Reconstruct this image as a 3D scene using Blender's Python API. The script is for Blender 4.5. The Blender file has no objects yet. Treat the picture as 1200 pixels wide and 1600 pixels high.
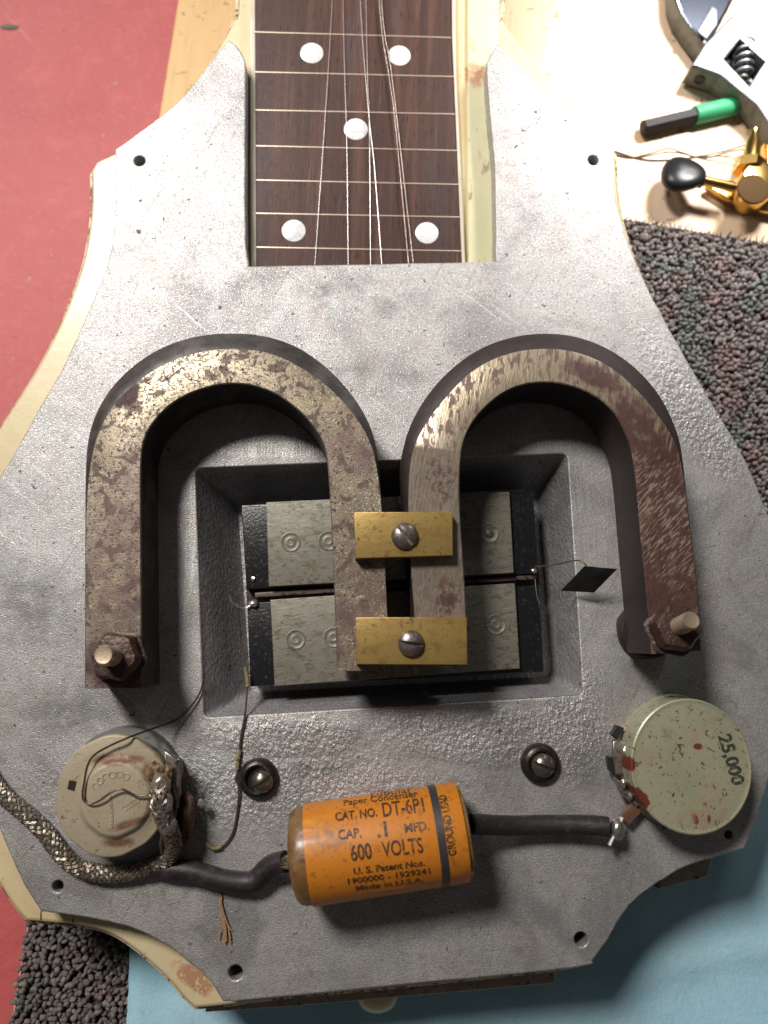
import bpy, bmesh, math, random
import numpy as np
from mathutils import Vector, Matrix, noise as mn
random.seed(7)
rng = np.random.default_rng(7)
scn = bpy.context.scene
COL = scn.collection
MM = 0.001

# ------------------------------------------------------------------ camera
# world origin: the point of the cast plate's top face straight below the lens; z = up
H = 0.171                      # height of the lens above the plate
F = 1200.0                     # focal length for a 1200 x 1600 frame
NU, NV = 555.0, 1000.0         # where straight down falls in the frame
dn = np.array([(NU-600)/F, -(NV-800)/F, -1.0]); dn /= np.linalg.norm(dn)
ZW = -dn
XW = np.array([1.0, 0, 0]); XW = XW - ZW*XW.dot(ZW); XW /= np.linalg.norm(XW)
YW = np.cross(ZW, XW)
RW = np.array([XW, YW, ZW])    # camera coordinates -> world coordinates
cam_d = bpy.data.cameras.new('camera'); cam = bpy.data.objects.new('camera', cam_d); COL.objects.link(cam)
m = Matrix.Identity(4)
for i in range(3):
    for j in range(3): m[i][j] = RW[i][j]
m[2][3] = H
cam.matrix_world = m
cam_d.sensor_fit = 'VERTICAL'; cam_d.sensor_height = 36; cam_d.lens = 36*F/1600
cam_d.clip_start = 0.005; cam_d.clip_end = 20
cam_d.dof.use_dof = True; cam_d.dof.focus_distance = 0.166; cam_d.dof.aperture_fstop = 14
scn.camera = cam

# ------------------------------------------------------------------ world, lamps, exposure
w = bpy.data.worlds.new("World"); scn.world = w; w.use_nodes = True
bg = w.node_tree.nodes['Background']; bg.inputs[0].default_value = (1.0, 0.96, 0.93, 1); bg.inputs[1].default_value = 0.05
def lamp(name, loc, target, power, size, col, spread=180):
    d = bpy.data.lights.new(name, 'AREA'); d.shape = 'DISK'; d.size = size; d.energy = power; d.color = col; d.spread = math.radians(spread)
    o = bpy.data.objects.new(name, d); COL.objects.link(o); o.location = loc
    o.rotation_euler = (Vector(target)-Vector(loc)).to_track_quat('-Z', 'Y').to_euler()
lamp('room_lamp', (-0.46, 0.64, 0.88), (0, 0, 0), 13.8, 0.26, (1.0, 0.945, 0.895))
lamp('desk_lamp_left', (-0.105, 0.190, 0.115), (-0.06, 0.11, 0), 0.07, 0.035, (1.0, 0.985, 0.97), 120)
lamp('desk_lamp_right', (0.135, 0.220, 0.10), (0.095, 0.165, -0.03), 0.22, 0.035, (1.0, 0.975, 0.95), 90)
scn.view_settings.view_transform = 'Standard'; scn.view_settings.look = 'None'
scn.view_settings.exposure = 0.0; scn.view_settings.gamma = 1

# ------------------------------------------------------------------ helpers: places
def P(u, v, z=0.0):
    """point of the world plane at height z (metres) seen at frame position u, v"""
    d = RW @ np.array([(u-600)/F, -(v-800)/F, -1.0])
    t = (z-H)/d[2]
    return Vector((d[0]*t, d[1]*t, z))
def ray(u, v): return Vector(RW @ np.array([(u-600)/F, -(v-800)/F, -1.0]))
def PX(px, u, v, z=0.0): return (P(u+px/2, v, z)-P(u-px/2, v, z)).length
def catmull(pts, n=8, closed=False):
    """pts: tuples; a trailing 'c' keeps a corner sharp"""
    out = []; N = len(pts)
    V = [np.array(p[:-1] if isinstance(p[-1], str) else p, float) for p in pts]
    C = [isinstance(p[-1], str) for p in pts]
    segs = N if closed else N-1
    for i in range(segs):
        a, b = V[i], V[(i+1) % N]
        p0 = V[(i-1) % N] if (closed or i > 0) and not C[i] else a*2-b
        p3 = V[(i+2) % N] if (closed or i+2 < N) and not C[(i+1) % N] else b*2-a
        if C[i]: p0 = a*2-b
        for k in range(n):
            t = k/n
            out.append(0.5*((2*a)+(-p0+b)*t+(2*p0-5*a+4*b-p3)*t*t+(-p0+3*a-3*b+p3)*t**3))
    if not closed: out.append(V[-1])
    return [tuple(p) for p in out]
def circ(u, v, r, n=24): return [(u+r*math.cos(2*math.pi*k/n), v+r*math.sin(2*math.pi*k/n)) for k in range(n)]

# ------------------------------------------------------------------ helpers: meshes
class MB:
    def __init__(s): s.v = []; s.f = []; s.mi = []
    def add(s, verts, faces, mi=0):
        o = len(s.v); s.v += [tuple(x) for x in verts]; s.f += [tuple(i+o for i in f) for f in faces]; s.mi += [mi]*len(faces)
        return s
    def loft(s, rings, cap0=True, cap1=True, mi=0, closed=True):
        n = len(rings[0]); v = [tuple(p) for r in rings for p in r]; f = []
        for i in range(len(rings)-1):
            for j in range(n if closed else n-1):
                k = (j+1) % n
                f.append((i*n+j, i*n+k, (i+1)*n+k, (i+1)*n+j))
        if cap0: f.append(tuple(range(n-1, -1, -1)))
        if cap1: f.append(tuple((len(rings)-1)*n+j for j in range(n)))
        return s.add(v, f, mi)
    def mesh(s, name='m'):
        me = bpy.data.meshes.new(name); me.from_pydata(s.v, [], s.f)
        me.polygons.foreach_set('material_index', s.mi)
        bm = bmesh.new(); bm.from_mesh(me); bmesh.ops.recalc_face_normals(bm, faces=bm.faces); bm.to_mesh(me); bm.free()
        return me
def tube(mb, pts, r, n=8, mi=0, flat=1.0, cap=True, wob=0.0):
    pts = [Vector(p) for p in pts]; N = len(pts)
    R = r if isinstance(r, (list, tuple)) else [r]*N
    T = []
    for i in range(N):
        t = pts[min(i+1, N-1)]-pts[max(i-1, 0)]; T.append(t.normalized() if t.length > 1e-9 else Vector((0, 0, 1)))
    up = Vector((0, 0, 1)) if abs(T[0].z) < .9 else Vector((1, 0, 0))
    nrm = (up-T[0]*up.dot(T[0])).normalized(); rings = []
    for i in range(N):
        nrm = (nrm-T[i]*nrm.dot(T[i])).normalized(); b = T[i].cross(nrm)
        rr = R[i]*(1+wob*random.uniform(-1, 1))
        rings.append([pts[i]+nrm*(rr*flat*math.cos(2*math.pi*k/n))+b*(rr*math.sin(2*math.pi*k/n)) for k in range(n)])
    mb.loft(rings, cap, cap, mi); return mb
def path(pz, n=8):
    """pixels with a height in mm -> smooth world polyline"""
    return [P(a, b, c*MM) for a, b, c in catmull(pz, n)]
def lathe(mb, c, prof, n=32, mi=0, axis=None, cap0=True, cap1=True, sy=1.0, fn=None):
    """prof: (radius, height) from bottom to top, metres"""
    A = Vector(axis).normalized() if axis is not None else Vector((0, 0, 1))
    q = Vector((0, 0, 1)).rotation_difference(A); rings = []
    for r, z in prof:
        ring = []
        for k in range(n):
            a = 2*math.pi*k/n; rr = r*(fn(a, z) if fn else 1)
            ring.append(Vector(c)+q @ Vector((rr*math.cos(a), rr*sy*math.sin(a), z)))
        rings.append(ring)
    return mb.loft(rings, cap0, cap1, mi)
def offset(poly, d):
    """inset a simple polygon (2-D, any winding) by d"""
    n = len(poly); A = sum(poly[i][0]*poly[(i+1) % n][1]-poly[(i+1) % n][0]*poly[i][1] for i in range(n))
    s = 1 if A > 0 else -1; out = []
    for i in range(n):
        p0, p1, p2 = Vector(poly[i-1][:2]), Vector(poly[i][:2]), Vector(poly[(i+1) % n][:2])
        a = (p1-p0).normalized(); b = (p2-p1).normalized()
        na, nb = Vector((-a.y, a.x))*s, Vector((-b.y, b.x))*s
        mnv = na+nb
        if mnv.length < 1e-6: mnv = na
        mnv.normalize(); k = d/max(.35, mnv.dot(na))
        out.append((p1.x+mnv.x*k, p1.y+mnv.y*k))
    return out
def prism(mb, px, ztop, thick, bev=0.2, mi=0, zf=None, steps=3):
    """block whose top outline is seen at the given frame positions; heights in mm"""
    top = [P(u, v, ztop*MM) for u, v in px]; rings = []
    base = [(p.x, p.y) for p in top]
    rings.append([(x, y, (ztop-thick)*MM) for x, y in base])
    for k in range(steps+1):
        a = k/steps*math.pi/2; ins = bev*(1-math.cos(a)); dz = bev*(1-math.sin(a))
        o = offset(base, ins*MM)
        rings.append([(x, y, (ztop-dz)*MM) for x, y in o])
    if zf: rings = [[(x, y, z+zf(x, y)) for x, y, z in r] for r in rings]
    return mb.loft(rings, True, True, mi)
def blob(mb, c, rx, ry, rz, amp=.18, sub=2, mi=0, seed=0, fr=2.0):
    bm = bmesh.new(); bmesh.ops.create_icosphere(bm, subdivisions=sub, radius=1)
    v = []
    for x in bm.verts:
        k = 1+amp*mn.noise(x.co*fr+Vector((seed*3.1, seed*1.7, seed)))
        v.append((c[0]+x.co.x*rx*k, c[1]+x.co.y*ry*k, c[2]+x.co.z*rz*k))
    f = [tuple(a.index for a in q.verts) for q in bm.faces]; bm.free()
    return mb.add(v, f, mi)
def sheet(outlines, z0, z1, bev):
    """extruded plan with holes (world 2-D outlines), through a filled 2-D curve"""
    cu = bpy.data.curves.new('c', 'CURVE'); cu.dimensions = '2D'; cu.fill_mode = 'BOTH'
    for o in outlines:
        sp = cu.splines.new('POLY'); sp.points.add(len(o)-1)
        for i, p in enumerate(o): sp.points[i].co = (p[0], p[1], 0, 1)
        sp.use_cyclic_u = True
    cu.extrude = (z1-z0)/2-bev; cu.bevel_depth = bev; cu.offset = -bev; cu.bevel_resolution = 2
    ob = bpy.data.objects.new('c', cu); COL.objects.link(ob)
    dg = bpy.context.evaluated_depsgraph_get(); me = bpy.data.meshes.new_from_object(ob.evaluated_get(dg))
    bpy.data.objects.remove(ob); bpy.data.curves.remove(cu)
    me.transform(Matrix.Translation((0, 0, (z0+z1)/2))); me.materials.clear()
    return me
def textmesh(s, ext=0.0, bold=0.0):
    """text as a mesh, normalised: baseline at y 0, x from 0, returned with its width and cap height"""
    cu = bpy.data.curves.new('t', 'FONT'); cu.body = s; cu.size = 1; cu.extrude = ext; cu.offset = bold; cu.resolution_u = 3
    ob = bpy.data.objects.new('t', cu); COL.objects.link(ob)
    dg = bpy.context.evaluated_depsgraph_get(); me = bpy.data.meshes.new_from_object(ob.evaluated_get(dg))
    bpy.data.objects.remove(ob); bpy.data.curves.remove(cu)
    v = [x.co.copy() for x in me.vertices]
    x0 = min(a.x for a in v); x1 = max(a.x for a in v)
    me.transform(Matrix.Translation((-x0, 0, 0)))
    return me, x1-x0, 0.70

# ------------------------------------------------------------------ helpers: objects
ORG = {}
def thing(name, label, cat, loc, group=None):
    o = bpy.data.objects.new(name, None); o.empty_display_size = 0.005; COL.objects.link(o); o.location = loc
    ORG[o.name] = Vector(loc); o['label'] = label; o['category'] = cat
    if group: o['group'] = group
    return o
def link(name, me, mats, org, parent=None, smooth=False):
    if isinstance(me, MB): me = me.mesh(name)
    me.name = name
    me.transform(Matrix.Translation(-Vector(org)))
    if len(me.materials): me.materials.clear()
    for mt in (mats if isinstance(mats, (list, tuple)) else [mats]): me.materials.append(mt)
    if smooth:
        me.shade_smooth()
        if smooth != 'all': me.set_sharp_from_angle(angle=math.radians(smooth if smooth is not True else 40))
    else: me.shade_flat()
    o = bpy.data.objects.new(name, me); COL.objects.link(o)
    if parent: o.parent = parent
    else: o.location = org
    ORG[o.name] = Vector(org)
    return o
def part(name, me, mats, parent, smooth=True, label=None, kind=None):
    o = link(name, me, mats, ORG[parent.name], parent, smooth)
    if label: o['label'] = label
    if kind: o['kind'] = kind
    return o
def bysides(me, lim=.9):
    """second material on faces that do not look up"""
    for p in me.polygons: p.material_index = 1 if p.normal.z < lim else 0
    return me
def solo(name, me, mats, label, cat, org, smooth=True, group=None):
    o = link(name, me, mats, org, None, smooth); o['label'] = label; o['category'] = cat
    if group: o['group'] = group
    return o
def struct(name, me, mats, org=(0, 0, 0), smooth=False):
    o = link(name, me, mats, org, None, smooth); o['kind'] = 'structure'; return o

# ------------------------------------------------------------------ helpers: materials (lengths in mm)
def mat(name, base, rough=.5, metal=0.0, layers=(), bumps=(), org=(0, 0, 0), coat=0.0, attr=None, spec=.5, rvar=None):
    mt = bpy.data.materials.new(name); mt.use_nodes = True; nt = mt.node_tree; N = nt.nodes; L = nt.links
    b = N['Principled BSDF']
    tc = N.new('ShaderNodeNewGeometry'); mp0 = N.new('ShaderNodeMapping'); mp0.inputs['Scale'].default_value = (1000,)*3
    L.new(tc.outputs['Position'], mp0.inputs[0]); VEC = mp0.outputs[0]      # world millimetres
    def tex(kind, scale, det=4, stretch=(1, 1, 1), rot=0.0, dist=0.0, rgh=.6):
        src = VEC
        if stretch != (1, 1, 1) or rot:
            m1 = N.new('ShaderNodeMapping'); m1.vector_type = 'TEXTURE'; m1.inputs['Rotation'].default_value = (0, 0, rot)
            L.new(VEC, m1.inputs[0]); m2 = N.new('ShaderNodeMapping'); m2.inputs['Scale'].default_value = stretch
            L.new(m1.outputs[0], m2.inputs[0]); src = m2.outputs[0]
        if kind == 'noise':
            t = N.new('ShaderNodeTexNoise'); t.inputs['Scale'].default_value = scale; t.inputs['Detail'].default_value = det
            t.inputs['Roughness'].default_value = rgh; t.inputs['Distortion'].default_value = dist; L.new(src, t.inputs[0]); return t.outputs[0]
        if kind == 'vor':
            t = N.new('ShaderNodeTexVoronoi'); t.inputs['Scale'].default_value = scale; t.inputs['Randomness'].default_value = 1
            L.new(src, t.inputs[0]); return t.outputs['Distance']
    def math_(op, a, c, clamp=False):
        q = N.new('ShaderNodeMath'); q.operation = op; q.use_clamp = clamp
        for i, x in enumerate((a, c)):
            if isinstance(x, (int, float)): q.inputs[i].default_value = x
            else: L.new(x, q.inputs[i])
        return q.outputs[0]
    def rng_(x, lo, hi):
        r = N.new('ShaderNodeMapRange'); r.interpolation_type = 'SMOOTHSTEP'; L.new(x, r.inputs[0])
        r.inputs[1].default_value = lo; r.inputs[2].default_value = hi; return r.outputs[0]
    def mask(mk):
        """mk: ('ball', (x, y) mm, rx, ry, softness, wobble) or ('box', ...)"""
        out = None
        for (cx, cy, rx, ry, rot, soft, wob) in mk:
            s = N.new('ShaderNodeMapping'); s.vector_type = 'TEXTURE'; s.inputs['Location'].default_value = (cx, cy, 0)
            s.inputs['Rotation'].default_value = (0, 0, rot); s.inputs['Scale'].default_value = (rx, ry, 1e4); L.new(VEC, s.inputs[0])
            ln = N.new('ShaderNodeVectorMath'); ln.operation = 'LENGTH'; L.new(s.outputs[0], ln.inputs[0])
            nz = tex('noise', wob[0], 3) if wob else None
            dd = ln.outputs['Value']
            if wob: dd = math_('ADD', dd, math_('MULTIPLY', math_('SUBTRACT', nz, .5), wob[1]))
            k = rng_(dd, 1+soft, 1-soft)
            out = k if out is None else math_('MAXIMUM', out, k)
        return out
    def mixc(f, a, c):
        q = N.new('ShaderNodeMix'); q.data_type = 'RGBA'; L.new(f, q.inputs[0])
        for i, x in ((6, a), (7, c)):
            if isinstance(x, tuple): q.inputs[i].default_value = (*x[:3], 1)
            else: L.new(x, q.inputs[i])
        return q.outputs[2]
    def mixf(f, a, c):
        q = N.new('ShaderNodeMix'); q.data_type = 'FLOAT'; L.new(f, q.inputs[0])
        for i, x in ((2, a), (3, c)):
            if isinstance(x, (int, float)): q.inputs[i].default_value = x
            else: L.new(x, q.inputs[i])
        return q.outputs[0]
    c, r, me = base, rough, metal
    if attr:
        a = N.new('ShaderNodeAttribute'); a.attribute_name = attr; c = a.outputs['Color']
    for ly in layers:
        f = None
        if 'tex' in ly: f = rng_(tex(*ly['tex']), ly['lo'], ly['hi'])
        if 'mask' in ly:
            mk = mask(ly['mask']); f = mk if f is None else math_('MULTIPLY', f, mk)
        f = math_('MULTIPLY', f, ly.get('amt', 1.0), True)
        c = mixc(f, c, ly['col'])
        if 'rough' in ly: r = mixf(f, r, ly['rough'])
        if 'metal' in ly: me = mixf(f, me, ly['metal'])
    def put(x, sock):
        if isinstance(x, tuple): b.inputs[sock].default_value = (*x[:3], 1)
        elif isinstance(x, (int, float)): b.inputs[sock].default_value = x
        else: L.new(x, b.inputs[sock])
    if rvar:
        r = math_('ADD', r if not isinstance(r, (int, float)) else r, math_('MULTIPLY', math_('SUBTRACT', tex('noise', rvar[0], 5), .5), rvar[1]), True)
    put(c, 'Base Color'); put(r, 'Roughness'); put(me, 'Metallic')
    b.inputs['Specular IOR Level'].default_value = spec; b.inputs['Coat Weight'].default_value = coat; b.inputs['Coat Roughness'].default_value = .15
    nrm = None
    for bp in bumps:
        h = tex(*bp['tex'])
        if 'lo' in bp: h = rng_(h, bp['lo'], bp['hi'])
        if 'mask' in bp: h = math_('MULTIPLY', h, mask(bp['mask']))
        q = N.new('ShaderNodeBump'); q.inputs['Strength'].default_value = bp.get('s', 1.0); q.inputs['Distance'].default_value = bp['d']*MM
        L.new(h, q.inputs['Height'])
        if nrm: L.new(nrm, q.inputs['Normal'])
        nrm = q.outputs[0]
    if nrm: L.new(nrm, b.inputs['Normal'])
    return mt
def mk(u, v, ru, rv, z=0, rot=0.0, soft=.25, wob=(.5, .8)):
    """stain at a frame position, radii in frame pixels, as world mm"""
    p = P(u, v, z*MM); s = 1000*PX(1, u, v, z*MM)
    return (p.x*1000, p.y*1000, ru*s, rv*s, rot, soft, wob)

# ================================================================== materials
def W(u, v, z=0): p = P(u, v, z*MM); return p
ALU = dict(rough=.56, metal=.55)
def alu(name='cast_aluminium', extra_l=(), extra_b=(), base=(.45, .435, .42)):
    return mat(name, base, .50, .55, rvar=(.8, .35), layers=[
        dict(tex=('noise', .045, 6, (1, 1, 1), 0, .6), lo=.46, hi=.64, col=(.25, .24, .235), amt=.8),
        dict(tex=('noise', .028, 4, (1, 1, 1), 0, .8), lo=.48, hi=.62, col=(.52, .51, .505), amt=.45),
        dict(tex=('noise', .7, 5, (1, .03, 1), .9), lo=.62, hi=.66, col=(.60, .59, .58), amt=.45, rough=.35),
        dict(tex=('noise', .6, 5, (1, .03, 1), -.5), lo=.64, hi=.68, col=(.16, .15, .15), amt=.45),
        dict(tex=('noise', .13, 6, (1, 1, 1), 0, 1.0), lo=.5, hi=.72, col=(.37, .32, .285), amt=.7),
        dict(tex=('noise', .09, 5, (1, 1, 1), 0, .8), lo=.55, hi=.72, col=(.34, .385, .375), amt=.6),
        dict(tex=('noise', .35, 7, (1, 1, 1), 0, .8, .75), lo=.52, hi=.70, col=(.21, .20, .195), amt=.6),
        dict(tex=('noise', 1.9, 6, (1, 1, 1), 0, 0, .75), lo=.44, hi=.62, col=(.22, .213, .21), amt=.55),
        dict(tex=('noise', 2.7, 4), lo=.56, hi=.66, col=(.85, .84, .82), amt=.6, rough=.28, metal=.9),  # pale glossy specks, sparkle of the metal painted into the colour
        dict(tex=('noise', 1.5, 4), lo=.625, hi=.675, col=(.07, .06, .06), amt=.65, rough=.8, metal=.1),
        dict(tex=('noise', .55, 6, (1, 1, 1), 0, .4), lo=.655, hi=.675, col=(.07, .06, .06), amt=.85, rough=.8, metal=.1),
        *extra_l],
        bumps=[dict(tex=('noise', 3.4, 4), d=.15, s=.8), dict(tex=('noise', 1.1, 3), d=.10, s=.4), dict(tex=('noise', .05, 2), d=1.2, s=.5), *extra_b])

# ================================================================== setting
TZ = -35.0      # bench board top, mm
floor_m = mat('red_tabletop_paint', (.50, .105, .105), .6, layers=[
    dict(tex=('noise', .03, 4), lo=.35, hi=.7, col=(.44, .08, .08), amt=.8),
    dict(tex=('noise', .12, 5), lo=.45, hi=.75, col=(.62, .16, .15), amt=.5),
    dict(tex=('noise', .22, 3), lo=.62, hi=.75, col=(.33, .05, .06), amt=.5),
    dict(tex=('noise', .55, 6, (1, 1, 1), 0, 0, .75), lo=.52, hi=.68, col=(.60, .17, .15), amt=.55), dict(tex=('noise', .45, 6, (1, 1, 1), 0, 0, .75), lo=.56, hi=.70, col=(.30, .045, .05), amt=.5),
    dict(tex=('noise', .22, 5), lo=.68, hi=.70, col=(.55, .36, .30), amt=.6), dict(tex=('noise', .6, 5, (1, .03, 1), .7), lo=.66, hi=.69, col=(.60, .25, .22), amt=.5)], bumps=[dict(tex=('noise', .5, 4), d=.3, s=.6)])
mb = MB(); mb.add([(-.6, -.6, -.075), (.6, -.6, -.075), (.6, .6, -.075), (-.6, .6, -.075)], [(0, 1, 2, 3)])
struct('tabletop', mb, floor_m)
wood_m = mat('pale_pine', (.66, .50, .37), .6, layers=[
    dict(col=(.68, .45, .20), mask=[mk(300, 90, 150, 400, TZ, 0, .1, None)]),
    dict(tex=('noise', .05, 5, (1, .12, 1), -.08, .5), lo=.4, hi=.7, col=(.58, .34, .14), amt=.6),
    dict(tex=('noise', .9, 5, (1, .08, 1), -.08), lo=.5, hi=.8, col=(.48, .27, .11), amt=.5),
    dict(tex=('noise', .25, 4), lo=.62, hi=.68, col=(.22, .14, .08), amt=.8),
    dict(tex=('noise', .35, 6, (.4, 1.3, 1), .2), lo=.64, hi=.68, col=(.16, .11, .07), amt=.8)],
    bumps=[dict(tex=('noise', 1.2, 4, (1, .1, 1), -.08), d=.15, s=.4)])
zb = TZ*MM
e0 = P(281, -20, zb); e1 = P(13, 1620, zb); dd = (e0-e1).normalized()
a = e0+dd*.25; b = e1-dd*.10
mb = MB(); o = [(a.x, a.y), (b.x, b.y), (.42, b.y), (.42, a.y)]
mb.loft([[(x, y, zb-.019) for x, y in o], [(x, y, zb-.0006) for x, y in o], [(x, y, zb) for x, y in offset(o, .0006)]])
struct('bench_board', mb, wood_m, smooth=30)

# carpet offcut ------------------------------------------------------
def off(u, v, z): return W(u, v, z)
CZ = -31.0
edgeL = lambda y: (e1+(e0-e1)*((y-e1.y)/(e0.y-e1.y))).x          # bench edge x at y
cu0 = P(960, 338, CZ*MM); cu1 = P(1205, 378, CZ*MM); sl = (cu1.y-cu0.y)/(cu1.x-cu0.x)
edgeT = lambda x: cu0.y+(x-cu0.x)*sl
ybot = P(100, 1600, CZ*MM).y-.03
carpet = thing('carpet_offcut', 'mottled grey brown looped carpet offcut lying under the guitar on the pine board', 'carpet', (0.03, -.02, zb))
cb_m = mat('carpet_backing_jute', (.06, .045, .04), .9)
xl = lambda y: edgeL(y)+.0012
mb = MB(); o = [(xl(ybot), ybot), (.20, ybot), (.20, edgeT(.20)), (xl(edgeT(-.07))+.0, edgeT(-.07))]
mb.loft([[(x, y, zb+.0003) for x, y in o], [(x, y, zb+.002) for x, y in o]])
part('backing', mb, cb_m, carpet, smooth=False)
bm = bmesh.new(); bmesh.ops.create_icosphere(bm, subdivisions=1, radius=1)
iv = np.array([x.co[:] for x in bm.verts]); jf = np.array([[a.index for a in q.verts] for q in bm.faces]); bm.free()
cs = []
sp = .00130
y = ybot; row = 0
def over_body(x, y):  # well inside the guitar's plan: never seen
    return (x/.073)**2+((y-.0)/.080)**2 < 1
while y < .125:
    x = -.105+(row % 2)*sp*.5
    while x < .195:
        jx, jy = x+random.uniform(-.4, .4)*sp, y+random.uniform(-.4, .4)*sp
        if jx > xl(jy) and jy < edgeT(jx)-.0004 and not over_body(jx, jy) and not (jx < -.06 and jy > -.04):
            if not (jx > .16): cs.append((jx, jy))
        x += sp
    y += sp*.87; row += 1
cs = np.array(cs); n = len(cs)
vv = np.repeat(iv[None], n, 0)
scl = np.stack([rng.uniform(.75, 1.15, n), rng.uniform(.55, .9, n), rng.uniform(.8, 1.1, n)], 1)*.00094
vv = vv*(1+.14*rng.standard_normal((n, len(iv), 1)))*scl[:, None, :]
an = rng.uniform(0, math.pi, n); tl = rng.uniform(-.7, .7, n)
ct, st = np.cos(tl)[:, None], np.sin(tl)[:, None]
X, Y, Z = vv[..., 0].copy(), vv[..., 1].copy(), vv[..., 2].copy(); X, Z = X*ct-Z*st, X*st+Z*ct
ca, sa = np.cos(an)[:, None], np.sin(an)[:, None]; X, Y = X*ca-Y*sa, X*sa+Y*ca
X += cs[:, 0:1]; Y += cs[:, 1:2]; Z += (zb+.0031+rng.uniform(-.0006, .0006, n))[:, None]
V = np.stack([X, Y, Z], 2).reshape(-1, 3); Fc = (jf[None]+(np.arange(n)*len(iv))[:, None, None]).reshape(-1, 3)
me = bpy.data.meshes.new('tufts'); me.from_pydata(V.tolist(), [], Fc.tolist())
pal = np.array([(.18, .150, .147), (.21, .180, .172), (.14, .116, .114), (.150, .155, .145), (.195, .145, .138), (.20, .185, .165)])
zone = np.array([mn.noise(Vector((c[0]*90, c[1]*90, 0)))+.35*mn.noise(Vector((c[0]*300, c[1]*300, 5))) for c in cs])
zn2 = np.array([mn.noise(Vector((c[0]*110+9, c[1]*110, 3))) for c in cs])
pi = np.where(zone > .26, 3, np.where(zn2 > .30, 4, rng.choice([0, 0, 1, 2, 5], n)))
colr = pal[pi]*1.25*rng.uniform(.7, 1.3, (n, 1))
at = me.color_attributes.new('tuft', 'FLOAT_COLOR', 'POINT')
at.data.foreach_set('color', np.concatenate([np.repeat(colr, len(iv), 0), np.ones((n*len(iv), 1))], 1).astype(np.float32).ravel())
tuft_m = mat('wool_yarn', (.1, .08, .08), .95, attr='tuft', spec=.1, bumps=[dict(tex=('noise', 4.5, 4, (1, .35, 1), .6, 1), d=.4, s=1)])
part('tufts', me, tuft_m, carpet, smooth='all', kind='stuff')
mb = MB()
for k in range(3800):     # fuzz of loose fibres over the loops
    q = cs[int(rng.integers(0, n))]; p = Vector((q[0], q[1], zb+.0040+random.uniform(-.0004, .0003))); a = random.uniform(0, 6.3); l = random.uniform(.0010, .0026)
    d = Vector((math.cos(a), math.sin(a), 0)); e_ = Vector((-d.y, d.x, 0))*random.uniform(-.4, .4)*l
    tube(mb, [p-d*l*.5-Vector((0, 0, .0004)), p-d*l*.2+e_, p+d*l*.2+e_+Vector((0, 0, .0002)), p+d*l*.5-Vector((0, 0, .0004))], random.uniform(.00005, .00009), 3, cap=False)
part('yarn_fuzz', mb, mat('wool_fuzz', (.19, .165, .155), .95, spec=.1, layers=[dict(tex=('noise', .6, 2), lo=.4, hi=.6, col=(.09, .075, .072))]), carpet, kind='stuff')
mb = MB()
for i in range(150):     # frayed fibres along the cut edge
    x = random.uniform(.04, .13); p = Vector((x, edgeT(x)-.0008, zb+.003)); d = Vector((random.uniform(-.4, .9), random.uniform(.4, 1.2), random.uniform(-.2, .5))).normalized()
    l = random.uniform(.001, .0032); tube(mb, [p, p+d*l*.5, p+d*l+Vector((l*.2, 0, -l*.3))], [.00022, .00020, .00006], 4)
part('loose_fibres', mb, tuft_m, carpet, kind='stuff').data.color_attributes.new('tuft', 'FLOAT_COLOR', 'POINT')
cc = bpy.data.objects['loose_fibres'].data; cc.color_attributes['tuft'].data.foreach_set('color', [.06, .045, .045, 1]*len(cc.vertices))

# blue cloth ----------------------------------------------------------
cloth_m = mat('blue_paper_cloth', (.37, .62, .74), .9, spec=.2, layers=[
    dict(tex=('noise', .05, 4), lo=.4, hi=.7, col=(.50, .72, .80), amt=.6),
    dict(tex=('noise', .14, 3), lo=.6, hi=.8, col=(.48, .60, .52), amt=.35), dict(tex=('noise', .5, 6), lo=.60, hi=.72, col=(.28, .42, .45), amt=.5)],
    bumps=[dict(tex=('noise', .9, 3, (1, .5, 1), .1), d=.22, s=.6), dict(tex=('vor', 1.1), d=.12, s=.4), dict(tex=('noise', 3, 4, (1, .25, 1), .3), d=.15, s=.8)])
NZ = zb+.0058
a = P(205, 1455, NZ); b = P(196, 1640, NZ); mb = MB(); nx, ny = 70, 46
x0a, x1 = a.x, .18; ya, yb = P(1200, 1080, NZ).y, b.y-.02
vs = []; fs = []
for j in range(ny+1):
    t = j/ny; yy = ya+(yb-ya)*t; xl0 = a.x+(b.x-a.x)*((yy-a.y)/(b.y-a.y))
    for i in range(nx+1):
        s = i/nx; xx = xl0+(x1-xl0)*s
        zz = NZ+.0016*mn.noise(Vector((xx*30, yy*45, 2)))+.0005*abs(mn.noise(Vector((xx*70+yy*40, yy*90, 4))))+.0012*math.exp(-((yy-(-.083+.18*(xx-.05)))/.004)**2)*(xx > .02)+.0004*mn.noise(Vector((xx*120, yy*60, 7)))
        vs.append((xx+(0 if i else .0003*mn.noise(Vector((0, yy*300, 0)))), yy, zz))
for j in range(ny):
    for i in range(nx): k = j*(nx+1)+i; fs.append((k, k+1, k+nx+2, k+nx+1))
mb.add(vs, fs); o = solo('blue_cloth', mb, cloth_m, 'pale blue disposable wipe cloth spread over the carpet below the guitar', 'cloth', tuple(P(500, 1600, zb)))
sm = o.modifiers.new('thickness', 'SOLIDIFY'); sm.thickness = .0005; sm.offset = -1

# grey scrap on the red tabletop
p = P(15, 42, -.0748); mb = MB(); blob(mb, p, .0032, .0011, .0004, .3, 2, seed=4)
solo('debris_scrap', mb, mat('grey_scrap', (.17, .15, .11), .8), 'tiny grey green scrap lying on the red tabletop', 'scrap', tuple(p))

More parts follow.
